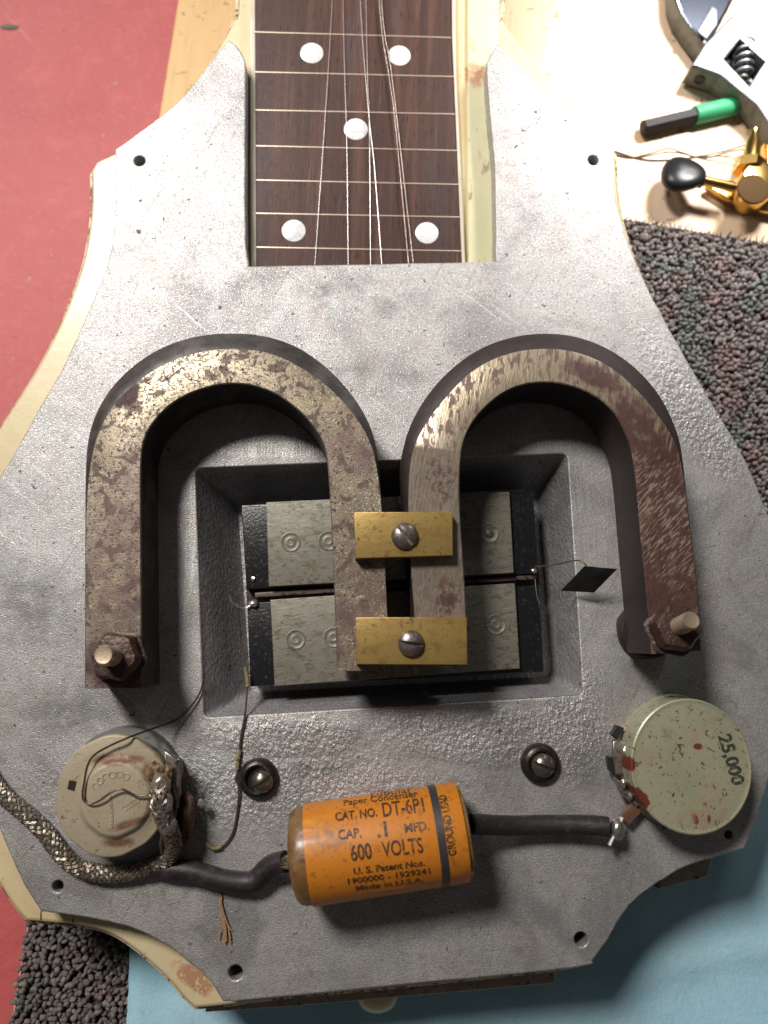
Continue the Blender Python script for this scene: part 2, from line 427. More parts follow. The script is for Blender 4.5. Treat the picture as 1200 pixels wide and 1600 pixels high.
# ================================================================== guitar
G0 = W(600, 800, -30)
guitar = thing('lap_steel_guitar', 'opened cream lap steel guitar with cast aluminium plate and rosewood fretboard', 'guitar', G0)
BT = -6.0       # cream body face, mm
body_px = [(372, -330), (372, -10), (366, 25), (348, 62), (318, 106), (276, 158), (230, 200), (190, 232), (150, 252, 'c'), (142, 266, 'c'), (142, 325), (132, 395), (116, 447), (94, 502), (62, 566), (30, 618), (-2, 668), (-40, 730), (-85, 860), (-100, 1020), (-75, 1200), (-30, 1330), (4, 1392), (24, 1422), (40, 1440, 'c'),
           (75, 1443), (120, 1447), (168, 1459), (212, 1487), (258, 1528), (288, 1562), (304, 1577, 'c'), (348, 1573), (450, 1560), (650, 1541), (890, 1514), (922, 1498, 'c'), (950, 1455), (995, 1396), (1050, 1360), (1108, 1338), (1160, 1322, 'c'), (1174, 1280), (1205, 1190), (1232, 1060), (1228, 900), (1188, 775), (1160, 712), (1105, 615), (1038, 498), (1000, 420), (975, 345), (966, 290), (962, 236, 'c'), (925, 206), (888, 158), (848, 106), (812, 66), (786, 30), (782, -10), (786, -330)]
def outl(px, z, n=6): return [(P(u, v, z*MM).x, P(u, v, z*MM).y) for u, v in catmull(px, n, True)]
holes = [(218, 251, 8.5), (927, 250, 8), (90, 1385, 8.5), (368, 1520, 11), (908, 1468, 10.5), (1139, 1305, 6.5)]
def hole(u, v, r, z, dz=0):
    c = P(u, v, z*MM); rr = PX(r, u, v, z*MM); return [(c.x+rr*math.cos(2*math.pi*k/20), c.y+rr*math.sin(2*math.pi*k/20)) for k in range(20)]
cream = mat('aged_cream_lacquer', (.64, .54, .33), .38, coat=.25, layers=[
    dict(tex=('noise', .04, 5), lo=.4, hi=.75, col=(.54, .41, .20), amt=.6),
    dict(tex=('noise', .5, 6, (1, 1, 1), 0, 1.2), lo=.62, hi=.70, col=(.30, .20, .10), amt=.55),
    dict(tex=('noise', 1.2, 4), lo=.36, hi=.46, col=(.40, .19, .10), amt=.9, rough=.8, mask=[mk(304, 1530, 36, 15, BT, -.6, .2, (.6, 1.3)), mk(742, 116, 15, 22, BT, 0, .2, (.9, 1.2))]),
    dict(col=(.05, .03, .02), amt=.9, rough=.9, mask=[mk(64, 1434, 1.5, 11, BT, .05, .3, (2, .5)), mk(114, 1443, 1.5, 9, BT, .1, .3, (2, .5)), mk(10, 1402, 14, 2, BT, -.95, .4, (1.5, 1.2)), mk(28, 1430, 12, 2.5, BT, -.8, .4, (1.5, 1.2))]),
    ], bumps=[dict(tex=('noise', .3, 3), d=.2, s=.3)])
plan = outl(body_px, BT)
hw = [hole(u, v, r*.9, BT) for u, v, r in [(P_[0], P_[1], P_[2]) for P_ in holes]]
def floorhole(z): return [(P(u, v, z*MM).x, P(u, v, z*MM).y) for u, v in [(262, 700), (925, 680), (950, 1125), (275, 1160)]]
me = sheet([plan, floorhole(-3)]+[hole(u, v, r*.9, 0) for u, v, r in holes], -.0080, BT*MM, .0009)
BODY_ME = me
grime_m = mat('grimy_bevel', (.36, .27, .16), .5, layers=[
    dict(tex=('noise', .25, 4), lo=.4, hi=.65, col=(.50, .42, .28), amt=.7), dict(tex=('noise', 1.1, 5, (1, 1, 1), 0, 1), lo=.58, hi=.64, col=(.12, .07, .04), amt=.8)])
rim_m = mat('chipped_rim', (.66, .58, .40), .5, layers=[
    dict(tex=('noise', .35, 5, (1, 1, 1), 0, 1), lo=.53, hi=.57, col=(.20, .10, .06), amt=.95, rough=.8)], bumps=[dict(tex=('noise', .35, 5, (1, 1, 1), 0, 1), d=-.3, s=.6, lo=.5, hi=.6)])
edge_m = mat('scuffed_edge_wood', (.33, .25, .16), .6, layers=[
    dict(tex=('noise', .7, 5, (1, 1, 1), 0, 1), lo=.45, hi=.55, col=(.62, .53, .36), amt=.9),
    dict(tex=('noise', 1.5, 4), lo=.6, hi=.68, col=(.10, .05, .03), amt=.8)], bumps=[dict(tex=('noise', 1.5, 4), d=.2, s=.6)])
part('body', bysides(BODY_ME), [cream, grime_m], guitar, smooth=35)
rim = offset(plan, -.0011); me = sheet([rim, floorhole(-3)], -.0102, -.00805, .0006)
part('rim_binding', me, rim_m, guitar, smooth=35)
side_m = mat('dark_side_wood', (.10, .075, .055), .6, layers=[dict(tex=('noise', .25, 5), lo=.5, hi=.7, col=(.22, .17, .10), amt=.7)], bumps=[dict(tex=('noise', .8, 4), d=.2, s=.4)])
me = sheet([offset(plan, -.0003)], -.0265, -.01025, .0008)
part('body_side', me, side_m, guitar, smooth=35)
back_m = mat('brown_back_edge', (.30, .235, .165), .55, layers=[dict(tex=('noise', .3, 4), lo=.4, hi=.7, col=(.38, .33, .26), amt=.8), dict(tex=('noise', .8, 5), lo=.57, hi=.66, col=(.05, .03, .03))])
# lower edge of the back that shows beyond the plate
for q in ([(330, 1520), (872, 1480), (868, 1538), (460, 1574), (320, 1583)], [(1040, 1340), (1118, 1322), (1108, 1370), (1088, 1376), (1030, 1390)]):
    mb = MB(); prism(mb, q, -11.5, 10, .7); part('back_edge', mb, back_m, guitar, smooth=35)
mb = MB(); c = W(590, 1563, -20); lathe(mb, c, [(.0048, -.0036), (.0048, -.0010), (.0043, .0002), (.003, .0011), (.0012, .0015)], 28, axis=(0, -.55, .83))
part('strap_button', mb, mat('ivory_plastic', (.62, .50, .30), .35), guitar)

# cast plate ------------------------------------------------------------
plate_px = [(358, 62, 'c'), (372, 74), (381, 90), (384, 112), (383, 230), (384, 375), (389, 416, 'c'), (775, 408, 'c'), (773, 262), (766, 187), (761, 112), (763, 92), (777, 68, 'c'), (800, 88), (832, 122), (868, 162), (905, 200), (940, 224), (957, 238, 'c'), (959, 290), (970, 340), (987, 393), (1007, 440), (1037, 497), (1072, 560), (1108, 622), (1140, 675), (1166, 722), (1193, 786), (1222, 870), (1232, 1000), (1220, 1130), (1200, 1222), (1177, 1292), (1163, 1326, 'c'), (1112, 1341), (1060, 1360), (1000, 1400), (972, 1430), (952, 1465), (927, 1500, 'c'), (900, 1512), (650, 1537), (400, 1562), (349, 1566, 'c'), (326, 1531), (292, 1501), (255, 1474), (210, 1452), (161, 1439), (100, 1429), (64, 1425, 'c'), (37, 1381), (0, 1297), (-45, 1180), (-62, 1040), (-50, 880), (-10, 765), (20, 712), (60, 640), (100, 570), (130, 505), (148, 462), (163, 427), (176, 373), (180, 300), (180, 233, 'c'), (215, 208), (250, 182), (276, 160), (310, 122), (338, 84)]
cav_px = [(306, 732), (886, 709), (911, 1086), (319, 1121)]
def rc(px, r, n=4):     # rounded corners of a quad, in pixels
    out = []
    for i in range(len(px)):
        p0, p1, p2 = Vector(px[i-1]), Vector(px[i]), Vector(px[(i+1) % len(px)])
        a_, b_ = p1+(p0-p1).normalized()*r, p1+(p2-p1).normalized()*r
        for k in range(n+1):
            t = k/n; q = a_*(1-t)**2+p1*2*t*(1-t)+b_*t*t; out.append((q.x, q.y))
    return out
file_h = dict(tex=('noise', 1.5, 4, (1, .05, 1)), lo=.3, hi=.7)
plate_m = alu(extra_l=[
    dict(tex=('noise', 2.2, 4, (1, .04, 1), .03), lo=.35, hi=.65, col=(.62, .61, .60), amt=.55, rough=.35, metal=.9,
         mask=[mk(430, 702, 95, 14, 0, 0, .2), mk(860, 690, 60, 14, 0, 0, .2), mk(925, 900, 28, 170, 0, .06, .3), mk(420, 1132, 110, 14, 0, 0.06, .3), mk(620, 1118, 110, 12, 0, .06, .3), mk(293, 860, 12, 110, 0, 0, .3)]),
    dict(tex=('noise', .15, 4), lo=.4, hi=.7, col=(.13, .13, .13), amt=.6, mask=[mk(545, 460, 105, 30, 0, -.15, .6, (.08, 1.2)), mk(560, 590, 70, 28, 0, .2, .6, (.08, 1.2)), mk(390, 450, 70, 35, 0, .3, .6, (.08, 1.2))]),
    dict(tex=('noise', .3, 4), lo=.3, hi=.6, col=(.13, .13, .13), amt=.6, mask=[mk(500, 1200, 55, 14, 0, .1, .6), mk(100, 1110, 60, 40, 0, 0, .7, (.1, 1)), mk(50, 950, 60, 60, 0, 0, .7, (.1, 1))])],
    extra_b=[dict(tex=('noise', 1.25, 2, (1, .6, 1), .5), d=.7, s=.9, mask=[mk(760, 1150, 150, 42, 0, 0, .5, (.1, 1)), mk(450, 1155, 120, 30, 0, 0, .5, (.1, 1)), mk(1080, 640, 34, 130, 0, .5, .5, (.1, 1)), mk(900, 1130, 60, 80, 0, 0, .5, (.1, 1)), mk(400, 1230, 260, 50, 0, 0, .9, (.1, 1))])])
pl = outl(plate_px, 0)
pl = [(x+.00018*mn.noise(Vector((x*900, y*900, 0))), y+.00018*mn.noise(Vector((x*900, y*900, 9)))) for x, y in pl]
cav = [(P(u, v).x, P(u, v).y) for u, v in rc(cav_px, 10)]
me = sheet([pl, cav]+[hole(u, v, r, 0) for u, v, r in holes], BT*MM+.00002, 0, .00035)
part('cast_plate', me, plate_m, guitar, smooth=35)
cavm = alu('cast_cavity', base=(.40, .40, .42), extra_b=[dict(tex=('noise', 1.3, 3, (1, .6, 1), .5), d=.5, s=.9)])
mb = MB()
top = [P(u, v, -.0003) for u, v in rc(cav_px, 10, 6)]
fl = [P(u, v, -.0145) for u, v in rc([(371, 786), (838, 764), (862, 1056), (392, 1082)], 12, 6)]
rings = []
for k in range(9):
    t = k/8; rings.append([a.lerp(b, t)+Vector((.0002*mn.noise(a.lerp(b, t)*700), .0002*mn.noise(a.lerp(b, t)*700+Vector((5, 5, 5))), 0)) for a, b in zip(top, fl)])
lo = [p+Vector((0, 0, -.001)) for p in fl]
out_ = [p+Vector(((1 if p.x > 0 else -1)*.004, (1 if p.y > .02 else -1)*.004, -.0002)) for p in top]
mb.loft(rings, False, True)
part('pickup_cavity', mb, cavm, guitar, smooth=50)

# channel floor beside the fretboard, fretboard ----------------------------
FZ = -4.0
chan_m = mat('greenish_cream_paint', (.60, .58, .36), .45, layers=[
    dict(tex=('noise', .5, 5, (1, .3, 1)), lo=.6, hi=.68, col=(.22, .15, .07), amt=.8),
    dict(tex=('noise', .1, 4), lo=.4, hi=.7, col=(.68, .62, .42), amt=.7),
    dict(tex=('noise', 1.0, 4), lo=.3, hi=.5, col=(.50, .26, .15), amt=.9, mask=[mk(742, 116, 15, 22, -5, 0, .2, (.9, 1.4))])],
    bumps=[dict(tex=('noise', .35, 3, (1, .2, 1)), d=.3, s=.5)])
mb = MB(); prism(mb, [(731, -330), (779, -330), (781, 300), (782, 440), (731, 440)], -5.0, .95, .4)
part('channel_side', mb, chan_m, guitar)
bind_m = mat('ivory_binding', (.58, .52, .42), .4, layers=[dict(tex=('noise', .4, 4, (1, .2, 1)), lo=.5, hi=.7, col=(.45, .33, .22), amt=.6)])
for q in ([(389, -330), (397, -330), (401, 425), (392, 425)], [(703.5, -330), (710, -330), (713, 120), (728, 425), (722, 425), (706.5, 60)]):
    mb = MB(); prism(mb, q, FZ-.1, 1.8, .25); part('fretboard_binding', mb, bind_m, guitar)
rose = mat('rosewood', (.052, .023, .017), .6, spec=.3, layers=[
    dict(tex=('noise', .35, 5, (1, .04, 1), -.03), lo=.4, hi=.7, col=(.115, .052, .036), amt=.8),
    dict(tex=('noise', .12, 3, (1, .1, 1)), lo=.5, hi=.7, col=(.07, .05, .055), amt=.7),
    dict(tex=('noise', 3.0, 4, (1, .07, 1), -.03), lo=.58, hi=.66, col=(.010, .005, .005), amt=.95),
    dict(tex=('noise', .8, 3, (1, .05, 1), -.03), lo=.62, hi=.8, col=(.22, .14, .11), amt=.5)],
    bumps=[dict(tex=('noise', 3.0, 4, (1, .07, 1), -.03), d=.12, s=.5)], rvar=(.7, .2))
mb = MB(); prism(mb, [(396, -330), (703, -330), (704.5, 60), (722, 430), (401, 430)], FZ, 2.0, .12)
fb = part('fretboard', mb, rose, guitar)
brass_fret = mat('fret_line', (.46, .38, .30), .4, .4, layers=[dict(tex=('noise', 3, 3), lo=.45, hi=.6, col=(.28, .18, .12), amt=.5)])
for (u0, v0), (u1, v1) in [((397, 49.5), (705, 58.5)), ((398, 112), (708.5, 119.5)), ((399, 171.5), (711, 178)), ((400, 227.5), (714, 235)), ((400, 281), (716, 288)), ((400, 333), (718.5, 339)), ((400.5, 386), (720.5, 392)), ((396, -16), (703.5, -6)), ((396, -88), (703.5, -78)), ((396, -165), (703.5, -155))]:
    mb = MB(); prism(mb, [(u0, v0-1.0), (u1, v1-1.0), (u1, v1+1.0), (u0, v0+1.0)], FZ+.07, .5, .03)
    part('fret', mb, brass_fret, fb)
pearl = mat('pearl_inlay', (.78, .77, .75), .25, layers=[dict(tex=('noise', .35, 3, (1, 1, 1), .4, 1.5), lo=.4, hi=.65, col=(.50, .50, .52), amt=.6)], coat=.4)
for u, v, r in [(487, 83, 18), (624, 87, 17.5), (556, 202, 18.5), (459, 360.5, 18.5), (667, 364, 18), (555, -60, 18)]:
    mb = MB(); c = W(u, v, FZ); rr = PX(r, u, v, FZ*MM); lathe(mb, c, [(rr, -.0004), (rr, .00005), (rr*.97, .00009)], 36); part('inlay_dot', mb, pearl, fb)
steel_s = mat('string_steel', (.46, .43, .42), .33, .85)
wound_s = mat('wound_string', (.34, .28, .25), .35, .9, bumps=[dict(tex=('noise', 8, 1, (.05, 1, 1)), d=.1, s=1)])
strs = [([(527, -330), (519, 0), (492, 414)], 1.35, 0), ([(531, -330), (536, 0), (538.5, 115), (542, 235), (544, 414)], 1.2, 0), ([(552, -330), (563, 0), (575, 165), (585, 262), (596.5, 414)], 1.35, 0), ([(567, -330), (572, 0), (574.5, 131), (577, 187), (579, 414)], 1.1, 0), ([(578, -330), (592.5, 0), (608, 120), (617, 187), (638.5, 414)], 1.9, 1), ([(582, -330), (596, 0), (610.5, 105), (623, 210), (646, 414)], 1.9, 1)]
for i, (q, r, wd) in enumerate(strs):
    z = -3.35+.22*(i % 3); mb = MB(); pp = path([(a, b, z) for a, b in q]+[(q[-1][0]+.5, 422, z-.6)], 10)
    tube(mb, pp, r*.000143*(.36 if not wd else .46), 8); part('string', mb, wound_s if wd else steel_s, guitar)

# ================================================================== pickup
pk = thing('pickup_coil', 'black pickup coil with four grey pole plates halves down in the rectangular cavity', 'pickup', W(615, 920, -14.5))
pk['label'] = 'black pickup coil with grey riveted pole plates set in the rectangular cavity'
blk = mat('black_bobbin', (.010, .010, .011), .28, layers=[dict(tex=('noise', 1.2, 4), lo=.55, hi=.7, col=(.035, .028, .028), amt=.8, rough=.6)], bumps=[dict(tex=('noise', 1.5, 4), d=.2, s=.4)], coat=.3)
mb = MB(); prism(mb, [(377, 789), (833, 767), (842, 896), (385, 921)], -4.6, 9.4, .3); part('bobbin', mb, blk, pk)
mb = MB(); prism(mb, [(386, 942), (843, 914), (850, 1050), (391, 1073)], -4.6, 9.4, .3); part('bobbin', mb, blk, pk)
mb = MB(); prism(mb, [(384, 915), (843, 890), (844, 918), (386, 946)], -7.5, 6.6, .2); part('coil_core', mb, mat('coil_core', (.03, .015, .016), .5), pk)
mb = MB(); prism(mb, [(398, 926), (838, 898), (838, 905), (398, 934)], -5.0, 2.5, .2); part('coil_bar', mb, mat('tarnished_bar', (.13, .09, .085), .5, .4, layers=[dict(tex=('noise', .5, 3), lo=.5, hi=.6, col=(.03, .02, .02))]), pk)
pole = mat('dull_nickel', (.215, .20, .165), .50, .35, layers=[
    dict(tex=('noise', .3, 5, (.6, 1, 1)), lo=.45, hi=.7, col=(.17, .17, .12), amt=.7),
    dict(tex=('noise', .9, 5, (.6, 1, 1), 0, 1), lo=.50, hi=.64, col=(.085, .075, .052), amt=.75),
    dict(tex=('noise', 3, 4, (.05, 1, 1), .15), lo=.55, hi=.66, col=(.40, .38, .31), amt=.45, rough=.35), dict(tex=('noise', .35, 6, (1, 1, 1), 0, 1), lo=.56, hi=.66, col=(.19, .135, .085), amt=.7)],
    bumps=[dict(tex=('noise', 4, 4), d=.05, s=.6), dict(tex=('noise', .4, 3), d=.2, s=.3)])
pls = [[(416, 784.5), (796, 768), (803, 895), (420, 916.5)], [(422.5, 937), (804.5, 911), (812.5, 1044.5), (429, 1072)]]
rvs = [[(454, 847), (513, 845), (764, 833), (705, 838), (580, 842), (640, 840)], [(462, 999), (521, 996), (775, 976), (714, 980), (590, 990), (650, 985)]]
for q, rv in zip(pls, rvs):
    mb = MB(); prism(mb, q, -3.0, 1.5, .15); po = part('pole_plate', mb, pole, pk)
    for k, (u, v) in enumerate(rv):
        c = W(u, v, -3.0); r = PX(15.5, u, v, -.003); mb = MB()
        dome = (k == 2 and v < 900)
        prof = [(r, -.0003), (r, .00012), (r*.93, .00016), (r*.85, .00002), (r*.5, .00003), (r*.42, .00012 if not dome else .0003), (r*.30, .00013 if not dome else .0005), (r*.14, -.00008 if not dome else .0007), (.00005, -.00022 if not dome else .00075)]
        lathe(mb, c, prof, 28); part('rivet', mb, pole, po)
solder = mat('solder', (.62, .58, .55), .28, .9, layers=[dict(tex=('noise', 1.2, 3), lo=.5, hi=.7, col=(.25, .2, .17), amt=.8, rough=.5)])
for u, v, z, a_, b_, c_, sd_ in [(396, 943, -4.2, .0012, .0009, .0008, 2), (395, 905, -4.4, .0005, .0006, .0004, 3), (370, 947, -3.6, .0005, .0004, .0004, 5), (362, 940, -3.4, .0004, .00065, .0003, 6), (834, 892, -4.4, .0007, .0006, .0004, 8)]:
    mb = MB(); blob(mb, W(u, v, z), a_, b_, c_, .4, 2, seed=sd_); part('solder_joint', mb, solder, pk)
for q, r in ([(358, 930, -3), (362, 940, -3), (370, 947, -3.3), (383, 950, -3.8), (397, 942, -4)], .0002), ([(836, 905, -4), (838, 925, -4), (843, 945, -4.2)], .0001):
    mb = MB(); tube(mb, path(q), r, 6); part('lead_wire', mb, steel_s, pk)

# ================================================================== magnets
def polar(pts, c):
    a = [(math.degrees(math.atan2(-(y-c[1]), x-c[0])), math.hypot(x-c[0], y-c[1])) for x, y in pts]; a.sort(); return [x[0] for x in a], [x[1] for x in a]
def stations(legL, legR, arc, c, vend0, vend1, nleg=14, narc=72):
    """leg: list (v, u); arc: points; gives pixel list left leg end -> right leg end"""
    out = []; A, R = polar(arc, c)
    for k in range(nleg): v = vend0+(c[1]-vend0)*k/nleg; out.append((float(np.interp(v, [q[0] for q in legL], [q[1] for q in legL])), v))
    for k in range(narc+1):
        t = 180-180*k/narc; r = float(np.interp(t, A, R)); out.append((c[0]+r*math.cos(math.radians(t)), c[1]-r*math.sin(math.radians(t))))
    for k in range(1, nleg+1): v = c[1]+(vend1-c[1])*k/nleg; out.append((float(np.interp(v, [q[0] for q in legR], [q[1] for q in legR])), v))
    o2 = [np.array(p) for p in out]
    for it in range(2):
        o3 = [p.copy() for p in o2]
        for i in range(3, len(o2)-3): o3[i] = (o2[i-2]+o2[i-1]+o2[i]*2+o2[i+1]+o2[i+2])/6
        o2 = o3
    return [tuple(p) for p in o2]
def magnet(o, ob, t, i, zt, thick, bdz):
    """o: silhouette outer, t: outer edge of the ground face, i: inner edge; zt(u) top height mm"""
    mb = MB(); n = len(o); rings = []
    for k in range(n):
        (uo, vo), (ut, vt), (ui, vi) = o[k], t[k], i[k]; z = zt(ui); wgt = min(1, math.hypot(uo-ut, vo-vt)/20)
        dz = .25+bdz*wgt; r = []
        pt = P(ut, vt, z*MM); po = P(uo, vo, (z-dz)*MM); pi_ = P(ui, vi, (z-.25)*MM); inn = (pt-pi_).normalized()
        r.append(pi_+inn*.00025+Vector((0, 0, .00025))); r.append(pt)
        for q in (.35, .7, .9):
            r.append(pt.lerp(po, q)+Vector((0, 0, .0004*wgt*math.sin(q*math.pi))))
        r.append(po); r.append(Vector((po.x, po.y, (z-thick+.3)*MM))); r.append(Vector((po.x, po.y, 0))-inn*.0003*-0+Vector((0, 0, (z-thick)*MM)))
        r.append(Vector((pi_.x, pi_.y, (z-thick)*MM))); r.append(pi_)
        rings.append(r)
    m_ = len(rings[0]); vs = [p for r in rings for p in r]; top, sd = [], []
    for k in range(n-1):
        for j in range(m_):
            l = (j+1) % m_; f = (k*m_+j, k*m_+l, (k+1)*m_+l, (k+1)*m_+j)
            (top if j in (0,) or j == 9 else sd).append(f)
    caps = [tuple(range(m_)), tuple((n-1)*m_+j for j in reversed(range(m_)))]
    mb.add(vs, top, 0); o_ = len(mb.v)-len(vs); mb.f += sd+caps; mb.mi += [1]*(len(sd)+2)
    return mb
cL = (366, 716); cR = (850, 716)
L_o = stations([(716, 133.5), (1080, 133)], [(716, 590.5), (729, 593), (798, 598), (876, 602), (961, 605), (1048, 612)],
    [(134, 716), (141, 670), (164, 619), (201, 578), (247, 546), (302, 527), (357, 521), (412, 525), (458, 539), (504, 569), (540, 605), (572, 651), (588, 693), (590.5, 716)], cL, 1076, 1049)
L_t = stations([(716, 142), (740, 137), (775, 134.5), (1080, 134)], [(716, 587), (745, 593), (798, 597.3), (876, 601.3), (961, 604.3), (1048, 611)],
    [(142, 716), (152, 683), (173, 638), (207, 603), (256, 570), (306, 552), (361, 545.5), (421, 552), (467, 573), (513, 605), (548, 642), (578, 688), (587, 716)], cL, 1075.5, 1048.5)
L_i = stations([(716, 220), (995, 222), (1080, 222)], [(716, 512), (798, 517), (913, 522), (1048, 527)],
    [(220, 716), (228, 679), (251, 647), (293, 617), (329, 605), (375, 600), (412, 608), (453, 631), (485, 661), (506, 693), (512, 716)], cL, 1075, 1048)
R_o = stations([(716, 626), (750, 629), (795, 636), (876, 640), (960, 647), (1040, 652)], [(716, 1067), (775, 1072), (875, 1085), (940, 1092), (1016, 1095)],
    [(626, 716), (632, 690), (645, 655), (670, 615), (705, 577), (750, 545), (800, 527), (850, 521), (900, 526), (950, 545), (995, 577), (1030, 617), (1052, 660), (1064, 695), (1067, 716)], cR, 1041, 1017)
R_t = stations([(716, 640), (750, 637), (795, 637), (876, 641), (960, 648), (1040, 653)], [(716, 1065.5), (775, 1071), (875, 1084), (940, 1091), (1016, 1094)],
    [(640, 716), (650, 688), (667, 660), (700, 618), (745, 575), (800, 551), (847, 545), (900, 550), (950, 571), (990, 605), (1025, 645), (1050, 682), (1065.5, 716)], cR, 1040.5, 1016.5)
R_i = stations([(716, 719), (750, 716), (795, 717), (875, 724), (965, 729), (1040, 731)], [(716, 989), (760, 995), (840, 1000), (925, 1010), (1022, 1018)],
    [(719, 716), (732, 670), (760, 635), (800, 607), (845, 598), (885, 602), (925, 617), (955, 640), (975, 675), (989, 716)], cR, 1040, 1022)
def steel(name, base, extra, rot=0):
    return mat(name, base, .42, .65, layers=[
        dict(tex=('noise', .12, 5), lo=.4, hi=.7, col=(.19, .165, .14), amt=.7),
        dict(tex=('noise', 4, 3, (.06, 1, 1), rot), lo=.45, hi=.7, col=(.42, .37, .29), amt=.35, rough=.3),
        dict(tex=('noise', .28, 6, (1, 1, 1), 0, .8), lo=.52, hi=.60, col=(.095, .062, .050), amt=.85, rough=.6, metal=.3),
        dict(tex=('noise', 1.3, 6, (1, 1, 1), 0, .3), lo=.58, hi=.62, col=(.045, .028, .026), amt=.9, rough=.75, metal=.1),
        *extra], bumps=[dict(tex=('noise', 1.1, 6, (1, 1, 1), 0, 1.5), d=-.10, s=.6, lo=.5, hi=.7), dict(tex=('noise', 4, 3, (.06, 1, 1), rot), d=.05, s=.5)])
mL_top = steel('worn_magnet_steel', (.33, .275, .195), [
    dict(tex=('noise', .5, 4), lo=.15, hi=.35, col=(.06, .028, .028), amt=1, rough=.65, metal=.2, mask=[mk(196, 615, 20, 26, 14, -.5, .15, (.5, 1.0)), mk(180, 1040, 60, 38, 14, 0, .4, (.3, 1.2))]),
    dict(tex=('noise', .3, 4), lo=.3, hi=.6, col=(.16, .10, .10), amt=.7, rough=.5, mask=[mk(185, 900, 50, 190, 14, 0, .5, (.15, 1.2)), mk(550, 690, 40, 60, 14, 0, .5, (.2, 1)), mk(555, 960, 60, 90, 14, 0, .7, (.2, 1))])])
side_d = mat('dark_magnet_side', (.042, .038, .036), .52, .4, layers=[
    dict(tex=('noise', .15, 4), lo=.4, hi=.7, col=(.115, .107, .10), amt=.8), dict(tex=('noise', .5, 5), lo=.5, hi=.65, col=(.045, .028, .028), amt=.7, metal=.1, rough=.7)],
    bumps=[dict(tex=('noise', 1.5, 4), d=.1, s=.4)])
side_r = mat('rust_magnet_side', (.026, .016, .015), .6, .2, layers=[
    dict(tex=('noise', .3, 4), lo=.4, hi=.7, col=(.042, .025, .022), amt=.8), dict(tex=('noise', .9, 5), lo=.55, hi=.65, col=(.02, .012, .012), amt=.7)],
    bumps=[dict(tex=('noise', 1.5, 4), d=.15, s=.5)])
mR_top = mat('scratched_magnet_steel', (.31, .25, .18), .4, .65, layers=[
    dict(tex=('noise', 2.2, 5, (1, .13, 1), -.15), lo=.45, hi=.65, col=(.52, .43, .31), amt=.7, rough=.28),
    dict(tex=('noise', .9, 5, (1, .35, 1), -.1), lo=.50, hi=.58, col=(.10, .06, .05), amt=.85, rough=.6, metal=.2),
    dict(tex=('noise', .25, 5), lo=.2, hi=.42, col=(.075, .030, .028), amt=.93, rough=.42, metal=.15, mask=[mk(1010, 720, 62, 110, 16, .35, .35, (.35, 1.0)), mk(1050, 900, 70, 150, 17, 0, .3, (.3, .8)), mk(930, 590, 50, 18, 16, -.5, .5, (.5, 1.3))]),
    dict(tex=('noise', 2.6, 6, (1, .16, 1), -.75), lo=.50, hi=.62, col=(.58, .47, .36), amt=.75, rough=.3, metal=.7, mask=[mk(1040, 815, 55, 95, 17, .3, .4, (.4, 1.3))]),
    dict(tex=('noise', 1.5, 5, (1, .08, 1), -.2), lo=.52, hi=.62, col=(.50, .38, .24), amt=.7, rough=.3, metal=.7, mask=[mk(1030, 660, 12, 70, 17, .45, .5, (.6, 1.3))]),  # bright streaks: highlights on the upper leg painted into the colour
    dict(tex=('noise', .3, 4), lo=.3, hi=.6, col=(.23, .19, .165), amt=.8, mask=[mk(685, 880, 60, 210, 14, 0, .3, (.2, .6))]),
    dict(tex=('noise', .8, 4), lo=.45, hi=.6, col=(.12, .055, .045), amt=.8, mask=[mk(700, 940, 22, 40, 14, 0, .4, (.4, 1)), mk(690, 750, 25, 40, 14, 0, .4, (.4, 1))])],
    bumps=[dict(tex=('noise', 2.2, 5, (1, .13, 1), -.15), d=.1, s=.6), dict(tex=('noise', .5, 4), d=.3, s=.5, mask=[mk(1045, 860, 60, 200, 17, 0, .3)])])
rust_nut = mat('rusty_nut', (.075, .045, .034), .38, .4, layers=[dict(tex=('noise', .8, 4), lo=.45, hi=.65, col=(.045, .020, .014), amt=.8, rough=.5)], bumps=[dict(tex=('noise', .8, 4), d=.5, s=.6)])
bolt_m = mat('bolt_steel', (.55, .44, .32), .38, .75, layers=[dict(tex=('noise', 1.5, 4), lo=.5, hi=.7, col=(.25, .15, .09), amt=.7, rough=.6)], bumps=[dict(tex=('noise', 3, 3), d=.05, s=.5)])
def nut_bolt(par, nu, nv, z0, tip, z1, rn, rb, zn=4.2):
    b0 = W(nu, nv, z0); b1 = W(tip[0], tip[1], z1); ax = (b1-b0).normalized()
    R = PX(rn, nu, nv, z0*MM); mb = MB()
    hexf = lambda a, z: 1-.13*abs(math.sin(3*a+.4))**1.5+.05*mn.noise(Vector((a*2, z*500, nu)))
    lathe(mb, b0, [(R*1.12, -.0002), (R*1.12, .0006), (R*.98, .0008), (R*.98, zn*MM*.75), (R*.86, zn*MM*.95), (R*.55, zn*MM)], 36, axis=ax, fn=hexf)
    part('nut', mb, rust_nut, par, smooth=30)
    r = PX(rb, tip[0], tip[1], z1*MM); mb = MB(); Lh = (b1-b0).length; prof = []; z = 0; k = 0
    while z < Lh-.0006: prof.append((r*(1.0 if k % 2 else .80), z)); z += .00048; k += 1
    prof += [(r*.95, Lh-.0004), (r*.82, Lh), (r*.6, Lh-.00006)]
    lathe(mb, b0, prof, 28, axis=ax); part('bolt', mb, bolt_m, par, smooth=25)
ML = thing('horseshoe_magnet', 'left horseshoe magnet, pale worn top face with dark rust blotch on its shoulder', 'magnet', W(366, 800, 0), 'horseshoe magnets bolted to the plate')
ML['label'] = 'horseshoe magnet with pale worn face, on the braided cable side of the plate'
part('magnet_bar', magnet(L_o, None, L_t, L_i, lambda u: 14.0, 14.0, 3.2), [mL_top, side_d], ML, smooth=35)
